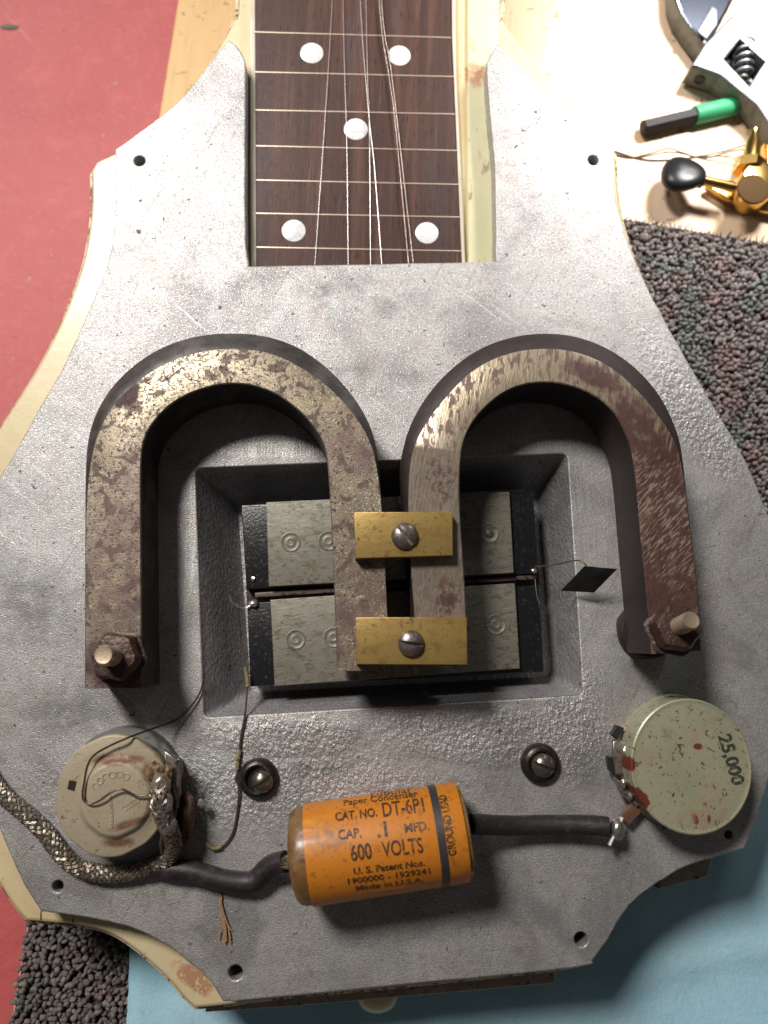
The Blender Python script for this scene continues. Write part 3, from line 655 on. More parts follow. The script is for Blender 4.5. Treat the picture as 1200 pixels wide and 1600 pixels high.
nut_bolt(ML, 188, 1027, 14.0, (161.5, 1023.5), 23, 40, 16.5)
MR = thing('horseshoe_magnet', 'horseshoe magnet with reddish brown rust and bright diagonal scratches on its leg', 'magnet', W(850, 800, 0), 'horseshoe magnets bolted to the plate')
part('magnet_bar', magnet(R_o, None, R_t, R_i, lambda u: 14.0+max(0, (u-700))/300*3.6, 14.0, 2.6), [mR_top, side_r], MR, smooth=35)
nut_bolt(MR, 1049, 984, 17.6, (1080.5, 969), 28, 39, 14.5)
mb = MB(); lathe(mb, W(1005, 985, 0), [(.0062, .0002), (.0064, .001), (.0062, .0030), (.0058, .0034)], 28, fn=lambda a, z: 1+.04*mn.noise(Vector((a*2, z*400, 1)))); part('spacer', mb, side_r, MR)

# clamp bars ------------------------------------------------------------
brass = mat('aged_brass', (.38, .26, .085), .42, .55, layers=[
    dict(tex=('noise', .35, 5), lo=.45, hi=.7, col=(.28, .13, .04), amt=.6),
    dict(tex=('noise', .5, 4, (.3, 1, 1)), lo=.45, hi=.7, col=(.42, .29, .08), amt=.6),
    dict(tex=('noise', .7, 6, (1, 1, 1), 0, 1.5), lo=.56, hi=.64, col=(.09, .05, .02), amt=.8, rough=.7, metal=.2)],
    bumps=[dict(tex=('noise', 1.3, 4, (.2, 1, 1)), d=.06, s=.5)])
screw_m = mat('screw_steel', (.27, .24, .215), .33, .85, layers=[dict(tex=('noise', 1.2, 4), lo=.5, hi=.68, col=(.16, .10, .075), amt=.8, rough=.6, metal=.4)], bumps=[dict(tex=('noise', 2.5, 3), d=.05, s=.5)])
def slotted(c, R, hgt, ang, axis=(0, 0, 1), dz=.0, n=40, sw=.13):
    """domed screw head with a real slot"""
    bm = bmesh.new(); k_ = 10; rows = []
    prof = [(R*.98, 0), (R, hgt*.18)]+[(R*math.cos(t*math.pi/2/k_)*.99, hgt*.25+hgt*.75*math.sin(t*math.pi/2/k_)) for t in range(k_)]
    N = 44; mb = MB(); G = 34; 
    # heightfield disc so that the slot is cut into the dome
    vs = []; idx = {}; fs = []
    ca, sa = math.cos(ang), math.sin(ang)
    def hz(x, y):
        r = math.hypot(x, y)/R; h = hgt*(.22+.78*math.sqrt(max(0, 1-min(1, r)**2)))
        s = -x*sa+y*ca
        if abs(s) < R*sw: h = min(h, hgt*.38)
        return h
    radii = [0]+[R*math.sin(math.pi/2*(q/16)) for q in range(1, 17)]
    us = sorted(set([-R*sw*1.02, -R*sw*.98, R*sw*.98, R*sw*1.02]+[R*(-1+2*q/26) for q in range(27)]))
    # grid aligned with the slot, clipped to the disc
    grid = {}
    for iu, s in enumerate(us):
        half = math.sqrt(max(1e-12, R*R-s*s))
        for iv_ in range(21):
            t = -half+2*half*iv_/20; x = t*ca-s*sa; y = t*sa+s*ca
            h = hgt*(.22+.78*math.sqrt(max(0, 1-min(1, math.hypot(t, s)/R)**2)))
            if abs(s) < R*sw: h = min(h, hgt*.42)
            grid[(iu, iv_)] = len(vs); vs.append(Vector((x, y, h)))
    for iu in range(len(us)-1):
        for iv_ in range(20): fs.append((grid[iu, iv_], grid[iu+1, iv_], grid[iu+1, iv_+1], grid[iu, iv_+1]))
    q = Vector((0, 0, 1)).rotation_difference(Vector(axis).normalized())
    mb.add([Vector(c)+q @ v for v in vs], fs)
    lathe(mb, c, [(R*.97, -.0004), (R, -.0001), (R, hgt*.24)], 40, axis=axis, cap1=False)
    return mb
CB = [('brass clamp bar nearer the fretboard, screwed across both magnet legs', [(553.5, 800), (707, 799.5), (708, 868), (555, 872.5)], (632, 837.5), 21, math.radians(-52), 17.2),
      ('brass clamp bar at the magnet leg tips, nearer the orange capacitor', [(556.5, 964.5), (729.5, 964), (730.5, 1039), (556.5, 1038)], (642, 1005.5), 20.5, math.radians(-8), 17.2)]
for lb, q, (su, sv), sr, an_, zt in CB:
    c = W(q[0][0]/2+q[2][0]/2, q[0][1]/2+q[2][1]/2, 14.05)
    cl = thing('clamp_bar', lb, 'clamp bar', c, 'brass clamp bars across the magnet legs')
    mb = MB(); prism(mb, q, zt, zt-14.04, .18); part('bar', mb, brass, cl)
    part('screw', slotted(W(su, sv, zt+.05), PX(sr, su, sv, (zt+.5)*MM), .0017, an_), screw_m, cl, smooth=35)

# plate screws ----------------------------------------------------------------
dk = mat('blackened_washer', (.035, .030, .028), .35, .6, layers=[dict(tex=('noise', 1.2, 4), lo=.55, hi=.7, col=(.12, .09, .07), amt=.7)], bumps=[dict(tex=('noise', 1, 4), d=.1, s=.5)])
for (u, v, r1, cu_, cv_, r2, an_, lb) in [(404, 1215, 31, 409, 1222, 18, .6, 'dark cup washer screw with a shining dome, beside the small fine wire'), (843, 1192, 30.5, 850, 1197, 19, -.35, 'slotted screw in a dark cup washer, above the black sleeved capacitor lead')]:
    s = thing('plate_screw', lb, 'screw', W(u, v, 0), 'screws in dark cup washers'); c = W(u, v, 0); R = PX(r1, u, v, .001)
    mb = MB(); lathe(mb, c, [(R, .00005), (R*1.0, .0007), (R*.95, .0014), (R*.85, .0019), (R*.72, .0021), (R*.62, .0018), (R*.6, .0008)], 40); part('cup_washer', mb, dk, s)
    cc_ = W(cu_, cv_, 2.6); q = slotted(Vector((cc_.x, cc_.y, .0012)), PX(r2, u, v, .002), .0024, an_, sw=.12)
    part('screw_head', q, mat('dark_screw', (.30, .27, .22), .25, .9, layers=[dict(tex=('noise', 1.2, 4), lo=.5, hi=.7, col=(.10, .07, .05), amt=.8, rough=.5)]), s, smooth=35)

# ================================================================== left potentiometer
CP = 10.0
pL = thing('potentiometer', 'cream stained potentiometer with a square hole, ringed by the braided cable', 'potentiometer', W(193, 1232, 0), 'potentiometers on the plate')
cpm = mat('stained_pot_cap', (.38, .32, .225), .5, .15, layers=[
    dict(tex=('noise', .12, 5), lo=.4, hi=.7, col=(.36, .30, .20), amt=.6),
    dict(tex=('noise', .25, 4), lo=.3, hi=.5, col=(.16, .075, .04), amt=.95, mask=[mk(180, 1187, 40, 8, 10, .0, .4, (.5, 1.6)), mk(185, 1316, 24, 7, 10, 0, .5, (.5, 1)), mk(240, 1210, 13, 22, 10, .5, .4, (.4, 1.3)), mk(205, 1285, 30, 6, 10, .3, .5, (.5, 1))]),
    dict(tex=('noise', .9, 5, (1, 1, 1), 0, 1), lo=.62, hi=.67, col=(.09, .06, .04), amt=.8),
    dict(tex=('noise', .5, 4), lo=.55, hi=.7, col=(.42, .25, .14), amt=.5)],
    bumps=[dict(tex=('noise', .8, 4), d=.15, s=.5)])
cL_ = W(175, 1243, CP); RL = PX(89.5, 175, 1243, CP*MM)
mb = MB(); octf = lambda a, z: 1-.022*max(0, math.cos(6*a+.5))**2+.006*mn.noise(Vector((a*3, 1, 1)))
base = Vector((cL_.x, cL_.y, 0))
lathe(mb, base, [(RL*.93, .0003), (RL*.95, .0085)], 48)
part('can', mb, mat('pot_can_side', (.30, .29, .26), .5, .4, layers=[dict(tex=('noise', .4, 4), lo=.5, hi=.7, col=(.13, .11, .09))]), pL)
mb = MB(); z0 = CP*MM
ic = W(182, 1247, CP)-cL_
def capring(r, z, off_=0.0): return [Vector((cL_.x+ic.x*off_+r*octf(2*math.pi*k/64, 0)*math.cos(2*math.pi*k/64), cL_.y+ic.y*off_+r*1.045*octf(2*math.pi*k/64, 0)*math.sin(2*math.pi*k/64), z)) for k in range(64)]
mb.loft([capring(RL*.985, z0-.0022), capring(RL, z0-.0016), capring(RL*1.0, z0-.0005), capring(RL*.985, z0-.0001), capring(RL*.96, z0), capring(RL*.70, z0-.0001, .6), capring(RL*.655, z0, 1), capring(RL*.62, z0+.0005, 1), capring(RL*.585, z0+.0009, 1), capring(RL*.55, z0+.0010, 1), capring(RL*.3, z0+.0010, 1)], True, True)
part('cap', mb, cpm, pL, smooth=50)
mb = MB(); q = [(108, 1219), (119, 1221), (116, 1236), (105, 1233)]; prism(mb, q, CP+.03, .3, .01)
part('square_hole_patch', mb, mat('hole_shadow', (.02, .012, .008), .9), pL, smooth=False)  # solid dark patch; the shade of the hole is its colour
mb = MB()
def marc(cu, cv, r, a0, a1, wd=.00013):
    c = W(cu, cv, CP+1.02); R_ = PX(r, cu, cv, CP*MM); tube(mb, [c+Vector((R_*math.cos(math.radians(a)), R_*math.sin(math.radians(a)), 0)) for a in np.linspace(a0, a1, 12)], wd, 5)
for k, a in enumerate(range(150, 50, -17)):
    marc(182+37*math.cos(math.radians(a)), 1247-37*math.sin(math.radians(a)), 5.0, 0, 350 if k % 2 else 250)
for k in range(8): marc(168+.8*k if k < 4 else 171, 1246+6.2*k, 5.5, -70, 70)
for k in range(5): marc(196+4.5*k, 1262-3*k, 4, 0, 340)
part('embossing', mb, cpm, pL, kind='stuff')
gr = mat('pot_ring', (.20, .20, .19), .55, .5, layers=[dict(tex=('noise', .4, 4), lo=.5, hi=.7, col=(.10, .085, .07))])
mb = MB(); c = W(196, 1225, 1.2); R_ = PX(89, 196, 1225, .0012); lathe(mb, Vector((c.x, c.y, 0)), [(R_, .0001), (R_, .0030), (R_*.98, .0033)], 48); part('base_plate', mb, gr, pL, smooth=30)
# lugs on its right side
lug_m = mat('tinned_lug', (.36, .33, .29), .35, .8, layers=[dict(tex=('noise', .8, 4), lo=.45, hi=.65, col=(.14, .08, .05), amt=.8)])
phen = mat('rusty_phenolic', (.14, .06, .035), .5, layers=[dict(tex=('noise', .7, 4), lo=.45, hi=.65, col=(.09, .055, .035), amt=.9)], bumps=[dict(tex=('noise', .8, 4), d=.4, s=.6)])
mb = MB(); prism(mb, [(262, 1195), (279, 1186), (287, 1215), (285, 1330), (262, 1330)], 3.0, 2.2, .3); part('terminal_wafer', mb, mat('dark_wafer', (.07, .05, .04), .6), pL)
mb = MB(); prism(mb, [(256, 1172), (275, 1184), (282, 1240), (272, 1275), (258, 1262)], 7.6, 1.2, .4); part('terminal_lug', mb, lug_m, pL)
mb = MB(); blob(mb, W(293, 1276, 4.0), .0016, .0046, .0026, .25, 3, seed=3); part('terminal_lug', mb, phen, pL)
mb = MB(); blob(mb, W(313, 1256, 4), .0006, .0011, .0016, .2, 2, seed=9); part('terminal_pin', mb, solder, pL)

gunk = mat('flux_gunk', (.22, .13, .065), .5, .2, layers=[dict(tex=('noise', .9, 4), lo=.45, hi=.6, col=(.07, .035, .02), amt=.9)], bumps=[dict(tex=('noise', 1.2, 4), d=.3, s=.7)])
for u, v, z, a_, b_, c_, sd_ in [(243, 1206, 10.2, .0014, .0018, .0006, 21), (262, 1210, 8.6, .0011, .0022, .0010, 22), (238, 1232, 10.4, .0010, .0009, .0005, 23), (276, 1232, 5.5, .0008, .0020, .0012, 24)]:
    mb = MB(); blob(mb, W(u, v, z), a_, b_, c_, .4, 3, seed=sd_, fr=2.4); part('flux_residue', mb, gunk, pL)
mb = MB(); tube(mb, path([(274, 1192, 8.5), (280, 1186, 9), (283, 1196, 8.4), (280, 1222, 7.5), (277, 1262, 6.5)]), .0004, 7); part('terminal_tail', mb, lug_m, pL)

# ================================================================== braided cable
bc = [(-60, 1150, 1.9), (-30, 1196, 1.9), (2, 1239, 1.9), (38, 1270, 1.9), (70, 1301, 1.9), (96, 1335, 1.9), (122, 1355, 1.9), (160, 1365, 1.9), (205, 1362, 1.9), (245, 1350, 2.6), (268, 1333, 4.6), (269, 1308, 7.5), (257, 1280, 10.4), (250, 1250, 12.0), (251, 1228, 11.6)]
pp = [Vector(P(a, b, c*MM)) for a, b, c in catmull(bc, 14)]
# even resampling
L_ = [0]
for i in range(1, len(pp)): L_.append(L_[-1]+(pp[i]-pp[i-1]).length)
def at_(s):
    i = min(max(np.searchsorted(L_, s)-1, 0), len(pp)-2); t = (s-L_[i])/(L_[i+1]-L_[i]); return pp[i].lerp(pp[i+1], t)
cable = thing('braided_cable', 'braided metal shielded cable curling round the stained potentiometer', 'cable', W(120, 1350, 0))
NS = 620; ss = np.linspace(0, L_[-1]*.999, NS); C_ = [at_(s) for s in ss]; fr = []
nrm = Vector((0, 0, 1))
for i in range(NS):
    t = (C_[min(i+1, NS-1)]-C_[max(i-1, 0)]).normalized(); nrm = (nrm-t*nrm.dot(t)).normalized(); fr.append((nrm.copy(), t.cross(nrm)))
mb = MB(); rad = .00150; tube(mb, C_[::6], rad*.86, 12)
part('inner_sleeve', mb, mat('cable_core', (.055, .045, .038), .8), cable)
def brm(name, base, hi): return mat(name, base, .42, .8, layers=[dict(tex=('noise', .9, 4), lo=.4, hi=.65, col=hi, amt=.8, rough=.5), dict(tex=('noise', .5, 4), lo=.6, hi=.7, col=(.10, .055, .03), amt=.6, rough=.7)])
braid_m = brm('braid_strand_metal', (.33, .29, .235), (.14, .11, .085))
NB = 9; pitch = .0125
for sgn in (1, -1):
    mb = MB()
    for k in range(NB):
        for off2 in (-1, 1):       # each carrier is a pair of wires
            pts = []
            for i in range(0, NS, 3):
                s = ss[i]; a = sgn*2*math.pi*s/pitch+2*math.pi*k/NB+off2*.105; n1, b1 = fr[i]
                wv = math.cos(NB*(2*math.pi*s/pitch)+math.pi*(k % 2)+(0 if sgn > 0 else math.pi))*.00016
                frac = s/L_[-1]; rr = rad*(1+.06*mn.noise(Vector((s*400, k, sgn))))*(1+.25*max(0, (frac-.78)/.22))
                if i < 200: rr *= .98
                pts.append(C_[i]+(n1*math.cos(a)*.92+b1*math.sin(a))*(rr+wv))
            tube(mb, pts, .00021, 5)
    part('braid', mb, braid_m, cable, kind='stuff')
mb = MB()
for u, v, z, rx, ry, rz, s in [(250, 1226, 11.8, .0019, .0021, .0013, 1), (256, 1256, 12.2, .0016, .0026, .0012, 2), (262, 1290, 10.6, .0018, .0018, .0012, 4)]:
    mb = MB(); blob(mb, W(u, v, z), rx, ry, rz, .35, 3, seed=s, fr=1.6); part('solder_blob', mb, mat('cable_solder', (.50, .44, .38), .3, .8, layers=[dict(tex=('noise', .8, 4), lo=.48, hi=.62, col=(.16, .075, .035), amt=.85, rough=.5, metal=.3)]) if s == 1 else solder, cable)
mb = MB()
for q in [[(252, 1262, 12.6), (262, 1282, 12.2), (270, 1305, 10), (276, 1330, 6)], [(255, 1300, 10), (251, 1318, 8), (254, 1338, 4.5)], [(262, 1292, 11), (282, 1312, 7), (284, 1335, 4)], [(270, 1225, 9), (276, 1255, 8.5), (270, 1290, 9)]]:
    mb = MB(); tube(mb, path(q), .00028, 6); part('stray_strand', mb, braid_m, cable)

# ================================================================== capacitor
cz = 10.2
A0 = P(482, 1336, cz*MM); B0 = P(722, 1300, cz*MM); ax = (B0-A0).normalized(); A0.z = B0.z = cz*MM; ax = (B0-A0).normalized()
CR = PX(75.5, 600, 1320, cz*MM)*.985; A0.z = B0.z = CR+.0001
CLEN = (B0-A0).length
sdv = ax.cross(Vector((0, 0, 1))).normalized()       # towards the lower edge of the picture
if sdv.y > 0: sdv = -sdv
def cyl(t, ph, r): return A0+ax*t+Vector((0, 0, 1))*(r*math.cos(ph))+sdv*(r*math.sin(ph))
def ray_cyl(u, v, r=None):
    r = r or CR; d = ray(u, v); o_ = Vector((0, 0, H))-A0
    dp = d-ax*d.dot(ax); op = o_-ax*o_.dot(ax)
    a_, b_, c_ = dp.dot(dp), 2*dp.dot(op), op.dot(op)-r*r; D = b_*b_-4*a_*c_
    s = (-b_-math.sqrt(max(D, 0)))/(2*a_); p = o_+d*s
    return p.dot(ax), math.atan2(p.dot(sdv), p.z)
cap_t = thing('capacitor', 'orange paper capacitor with black print and a dark stripe', 'capacitor', Vector((A0.x+ax.x*CLEN/2, A0.y+ax.y*CLEN/2, 0)))
lab_m = mat('orange_label', (.56, .19, .012), .5, coat=.12, layers=[
    dict(tex=('noise', .12, 5), lo=.45, hi=.7, col=(.56, .165, .012), amt=.7),
    dict(tex=('noise', .6, 6), lo=.55, hi=.68, col=(.20, .085, .02), amt=.6), dict(tex=('noise', 1.6, 5), lo=.62, hi=.67, col=(.10, .05, .02), amt=.7),
    dict(tex=('noise', .7, 4), lo=.4, hi=.6, col=(.20, .11, .05), amt=.7, mask=[mk(512, 1318, 26, 16, 20, 0, .6, (.5, 1.2)), mk(655, 1252, 12, 14, 20, .3, .4, (.8, 1)), mk(735, 1385, 40, 30, 10, 0, .5, (.4, 1))]),
    dict(tex=('noise', .25, 3, (.2, 1, 1)), lo=.6, hi=.8, col=(.78, .36, .05), amt=.6)], bumps=[dict(tex=('noise', .4, 3), d=.15, s=.4)])
mb = MB(); n = 72
mb.loft([[cyl(t, 2*math.pi*k/n, r) for k in range(n)] for t, r in [(0, CR*.97), (.00004, CR*.995), (.0004, CR), (CLEN*.5, CR*1.001), (CLEN-.0004, CR), (CLEN-.00002, CR*.985), (CLEN, CR*.95)]], True, True)
part('sleeve', mb, lab_m, cap_t, smooth=50)
wax = mat('amber_wax', (.17, .085, .03), .4, coat=.15, layers=[dict(tex=('noise', .3, 4), lo=.4, hi=.7, col=(.26, .17, .08), amt=.7), dict(tex=('noise', .6, 4, (.2, 1, 1)), lo=.55, hi=.7, col=(.10, .045, .02), amt=.8)], bumps=[dict(tex=('noise', .6, 3), d=.25, s=.5)])
mb = MB(); mb.loft([[cyl(t+.0004*mn.noise(Vector((math.cos(2*math.pi*k/n)*1.5, math.sin(2*math.pi*k/n)*1.5, 1))), 2*math.pi*k/n, r) for k in range(n)] for t, r in [(.0003, CR*.97), (-.0012, CR*.965), (-.0022, CR*.93), (-.0029, CR*.86), (-.0033, CR*.7), (-.0036, CR*.4), (-.0037, CR*.1)]], True, True)
part('wax_plug', mb, wax, cap_t, smooth=60)
mb = MB(); mb.loft([[cyl(t, 2*math.pi*k/n, r) for k in range(n)] for t, r in [(CLEN-.0006, CR*.93), (CLEN+.0007, CR*.91), (CLEN+.0011, CR*.75), (CLEN+.0012, CR*.2)]], True, True)
part('wax_plug', mb, wax, cap_t, smooth=60)
ink = mat('print_ink', (.045, .022, .010), .55, layers=[dict(tex=('noise', 1.2, 5), lo=.53, hi=.64, col=(.42, .14, .012), amt=.85)])
tb0, _ = ray_cyl(674, 1300); tb0 = ray_cyl(682, 1300)[0]; tb1 = ray_cyl(695, 1300)[0]
stripe_m = mat('stripe_ink', (.035, .034, .036), .5, layers=[dict(tex=('noise', .9, 4), lo=.6, hi=.7, col=(.30, .11, .02), amt=.6)])
mb = MB(); mb.loft([[cyl(t, 2*math.pi*k/n, CR+d) for k in range(n)] for t, d in [(tb0, 0), (tb0, .00006), (tb1, .00006), (tb1, 0)]], False, False)
part('stripe', mb, stripe_m, cap_t, smooth=30)
def wrap_text(s, p0, p1, hpx, around=False, bold=.012, mt=None, name='lettering'):
    me, wd, ch = textmesh(s, bold=bold); t0, f0 = ray_cyl(*p0); t1, f1 = ray_cyl(*p1); R_ = CR+.00009
    mx, my = (p0[0]+p1[0])/2, (p0[1]+p1[1])/2
    bm = bmesh.new(); bm.from_mesh(me)
    if not around:
        f2 = ray_cyl(mx, my-hpx)[1]; sx = (t1-t0)/wd; fy = (f2-(f0+f1)/2)/ch
        for k in range(1, 6): bmesh.ops.bisect_plane(bm, geom=bm.verts[:]+bm.edges[:]+bm.faces[:], plane_co=(0, ch*k/6, 0), plane_no=(0, 1, 0))
        for v in bm.verts: v.co = cyl(t0+v.co.x*sx, f0+(f1-f0)*v.co.x/wd+v.co.y*fy, R_)
    else:
        t2 = ray_cyl(mx-hpx, my)[0]; sx = (f1-f0)/wd; ty = (t2-(t0+t1)/2)/ch
        for k in range(1, 40): bmesh.ops.bisect_plane(bm, geom=bm.verts[:]+bm.edges[:]+bm.faces[:], plane_co=(wd*k/40, 0, 0), plane_no=(1, 0, 0))
        for v in bm.verts: v.co = cyl(t0+(t1-t0)*v.co.x/wd+v.co.y*ty, f0+v.co.x*sx, R_)
    bm.to_mesh(me); bm.free(); me.name = 'm'
    part(name, me, mt or ink, cap_t, smooth=False)
wrap_text('Tubular', (575, 1247), (645, 1238), 7, bold=0)
wrap_text('Paper Condenser', (537, 1259), (653, 1245), 9, bold=.01)
wrap_text('CAT. NO.', (524, 1283), (590, 1275.5), 13, bold=.03)
wrap_text('DT-6P1', (599, 1276.5), (664, 1268), 22, bold=.012)
wrap_text('CAP.', (529, 1312), (565, 1308), 15, bold=.02)
wrap_text('.1', (590, 1308), (606, 1306), 23, bold=.03)
wrap_text('MFD.', (633, 1301), (671, 1296.5), 14, bold=.02)
wrap_text('600', (549, 1345), (582, 1341), 25, bold=.02)
wrap_text('VOLTS', (598, 1338.5), (662, 1331.5), 24, bold=.015)
wrap_text('U. S. Patent Nos.', (553, 1366), (664, 1352), 10, bold=.03)
wrap_text('1900000 - 1929241', (544, 1381), (672, 1364), 8.5, bold=.02)
wrap_text('Made in U.S.A.', (556, 1391), (662, 1377), 7.5, bold=.01)
wrap_text('GROUND LEAD', (713, 1336), (696, 1242), 10.5, around=True, bold=.035)
rub = mat('black_sleeving', (.022, .018, .019), .5, layers=[dict(tex=('noise', .6, 4), lo=.5, hi=.7, col=(.055, .042, .045), amt=.8)], bumps=[dict(tex=('noise', 1.0, 4, (.4, 1, 1)), d=.25, s=.5)])
mb = MB(); q = path([(236, 1352, 1.9), (262, 1357, 2.2), (300, 1361, 2.4), (345, 1374, 2.4), (385, 1379, 2.4), (402, 1372, 2.6), (415, 1358, 3.2), (430, 1349, 4.2), (446, 1346, 5.2)], 8)
tube(mb, q, [.0021+.0001*mn.noise(p*400) for p in q], 14, cap=True); part('black_lead', mb, rub, cap_t)
tin = mat('stranded_wire', (.45, .36, .24), .35, .8, layers=[dict(tex=('noise', 1.5, 3), lo=.5, hi=.6, col=(.10, .10, .05), amt=.8)])
for k in range(4):
    mb = MB(); tube(mb, path([(438, 1350+k*3-5, 5.4), (448, 1340+k*5, 6.4), (455, 1342+k*4, 7.2), (463, 1344+k*2, 8.4)]), .00045, 7); part('bare_strand', mb, tin, cap_t)
mb = MB(); blob(mb, W(461, 1361, 6.5), .0009, .0006, .0006, .4, 2, seed=11); part('solder_blob', mb, solder, cap_t)
mb = MB(); q = path([(735, 1287, 8.5), (752, 1288, 7.0), (800, 1290, 4.0), (850, 1289, 3.2), (900, 1289, 3.6), (930, 1290, 4.2), (951, 1292, 4.6)], 8)
tube(mb, q, [.00200-.0000018*0*i+.00006*mn.noise(p*500) for i, p in enumerate(q)], 14); part('black_lead', mb, rub, cap_t)

# ================================================================== right potentiometer
pR = thing('potentiometer', 'green grey potentiometer printed 25,000, speckled with rust', 'potentiometer', W(1050, 1187, 0), 'potentiometers on the plate')
CH = 10.0; cR_ = W(1081, 1197, CH); RR = PX(94.5, 1081, 1197, CH*MM); b0 = Vector((cR_.x, cR_.y, 0))
sp_ = [mk(987, 1195, 6, 11, CH, 0, .15, (.6, 1)), mk(1002, 1248, 11, 16, CH, .5, .12, (.5, 1)), mk(1086, 1279, 5, 8, CH, .3, .2, (.8, 1.2)), mk(1090, 1166, 7, 5, CH, 0, .4, (.8, 1.2)), mk(1108, 1280, 3, 6, CH, 0, .4, (.8, 1))]
gpm = mat('green_grey_pot_cap', (.37, .365, .25), .42, .25, layers=[
    dict(tex=('noise', .12, 5), lo=.4, hi=.7, col=(.31, .31, .20), amt=.7),
    dict(tex=('noise', .16, 4), lo=.56, hi=.72, col=(.42, .28, .19), amt=.7),
    dict(tex=('noise', .7, 5, (1, 1, 1), 0, .8), lo=.60, hi=.65, col=(.055, .05, .03), amt=.9, rough=.7),
    dict(tex=('noise', 1.5, 5, (1, 1, 1), 0, .8), lo=.63, hi=.67, col=(.045, .04, .025), amt=.85, rough=.7),
    dict(tex=('noise', .4, 4), lo=.5, hi=.7, col=(.19, .19, .11), amt=.7, mask=[mk(1040, 1145, 24, 9, CH, 0, .6, (.4, 1.2)), mk(1048, 1165, 9, 10, CH, 0, .6, (.4, 1.2))]),
    dict(col=(.15, .032, .013), amt=1.0, rough=.6, mask=sp_),
    dict(tex=('noise', .5, 4), lo=.4, hi=.6, col=(.42, .25, .15), amt=.6, mask=[mk(1115, 1255, 16, 32, CH, .2, .5, (.4, 1.2)), mk(1085, 1275, 18, 20, CH, .2, .5, (.4, 1.2))])],
    bumps=[dict(tex=('noise', .5, 4), d=.15, s=.3), dict(tex=('noise', .7, 5, (1, 1, 1), 0, .8), d=-.06, s=.8)])
mb = MB(); lathe(mb, b0, [(RR*.99, .0022), (RR*.985, CH*MM-.0008), (RR*1.0, CH*MM-.0005), (RR*1.0, CH*MM-.0002), (RR*.975, CH*MM), (RR*.95, CH*MM-.00012), (RR*.9, CH*MM-.00005), (RR*.5, CH*MM)], 72, sy=1.07)
part('cap', mb, gpm, pR, smooth=30)
mb = MB(); lathe(mb, b0+Vector((.0004, .0, 0)), [(RR*1.03, .0001), (RR*1.03, .0022), (RR*1.01, .0025), (RR*.9, .0026)], 60, sy=1.05, fn=lambda a, z: 1+.02*math.sin(5*a)); part('base_plate', mb, gpm, pR, smooth=30)
me, wd, ch = textmesh('25,000', bold=.03)
pA, pB = W(1122, 1150, CH), W(1145, 1228, CH); dx_ = (pB-pA); dxn = dx_.normalized(); dyn = Vector((-dxn.y, dxn.x, 0)); sc = dx_.length/wd; hh = PX(20, 1130, 1190, CH*MM)/ch
for v in me.vertices: v.co = pA+dxn*(v.co.x*sc)+dyn*(v.co.y*hh)+Vector((0, 0, .00008))
part('lettering', me, mat('green_black_ink', (.035, .038, .025), .6, layers=[dict(tex=('noise', 1.4, 5), lo=.58, hi=.66, col=(.33, .32, .22), amt=.7)]), pR, smooth=False)
tab_m = mat('black_tab', (.035, .037, .038), .4, .5)
for q, z in [([(964, 1133), (976, 1138), (965, 1156), (955, 1148)], 4.2), ([(949, 1182), (961, 1184), (962, 1212), (952, 1204)], 3.8)]:
    mb = MB(); prism(mb, q, z, 1.5, .2); part('tab', mb, tab_m, pR, smooth=False)
for q, z, mt in [([(958, 1158), (974, 1156), (990, 1180), (985, 1215), (962, 1210), (958, 1180)], 4.0, lug_m), ([(958, 1212), (972, 1222), (1000, 1254), (996, 1262), (972, 1243)], 3.8, lug_m), ([(988, 1255), (1004, 1268), (984, 1290), (968, 1276)], 3.2, phen)]:
    mb = MB(); prism(mb, q, z, .9, .25); part('terminal_lug', mb, mt, pR)
for u, v, z, rx, ry, rz, s in [(978, 1176, 5, .0008, .0016, .0008, 3), (974, 1224, 4.6, .0006, .0010, .0006, 7), (985, 1243, 4.6, .0005, .0008, .0005, 8)]:
    mb = MB(); blob(mb, W(u, v, z), rx, ry, rz, .3, 3, seed=s); part('solder_blob', mb, solder, pR)
mb = MB(); blob(mb, W(964, 1296, 4.8), .0015, .0021, .0014, .18, 3, seed=1, fr=1.5); tube(mb, [W(968, 1288, 4.6), W(972, 1278, 4.2)], .0006, 8); part('solder_blob', mb, solder, pR)
mb = MB(); tube(mb, [W(961, 1304, 4.8), W(956, 1312, 5), W(952, 1321, 5.2)], .00055, 8); part('lead_pin', mb, steel_s, pR)

# ================================================================== loose wires, flag, yarn
wire_m = mat('dull_fine_wire', (.12, .09, .07), .45, .5)
o = W(371, 1200, 0)
fw = thing('fine_wire', 'hair thin wire running down the plate from the coil past the shiny domed screw', 'wire', o)
mb = MB(); tube(mb, path([(371, 949, -3.2), (374, 975, -4), (378, 1010, -5), (384, 1043, -4), (386, 1075, -2.5), (384, 1105, .5), (382, 1122, .6), (376, 1155, .5), (373, 1190, .6), (371, 1208, .6), (368, 1218, .6), (373, 1232, .8), (371, 1265, .5), (364, 1300, .5), (350, 1320, .6), (335, 1326, .6), (322, 1320, 1)]), .00023, 6); part('wire', mb, wire_m, fw)
ins = mat('yellow_green_insulation', (.20, .17, .065), .7, layers=[dict(tex=('noise', 1, 3), lo=.5, hi=.6, col=(.14, .12, .05))])
for q in [[(375, 1172, .7), (372, 1186, .8), (371, 1202, .7)], [(322, 1318, 1), (334, 1326, .8), (346, 1323, .7)], [(383, 1043, -3.6), (386, 1060, -3), (387, 1074, -2.2)]]:
    mb = MB(); tube(mb, path(q), .0004, 8, wob=.2); part('insulation', mb, ins, fw)
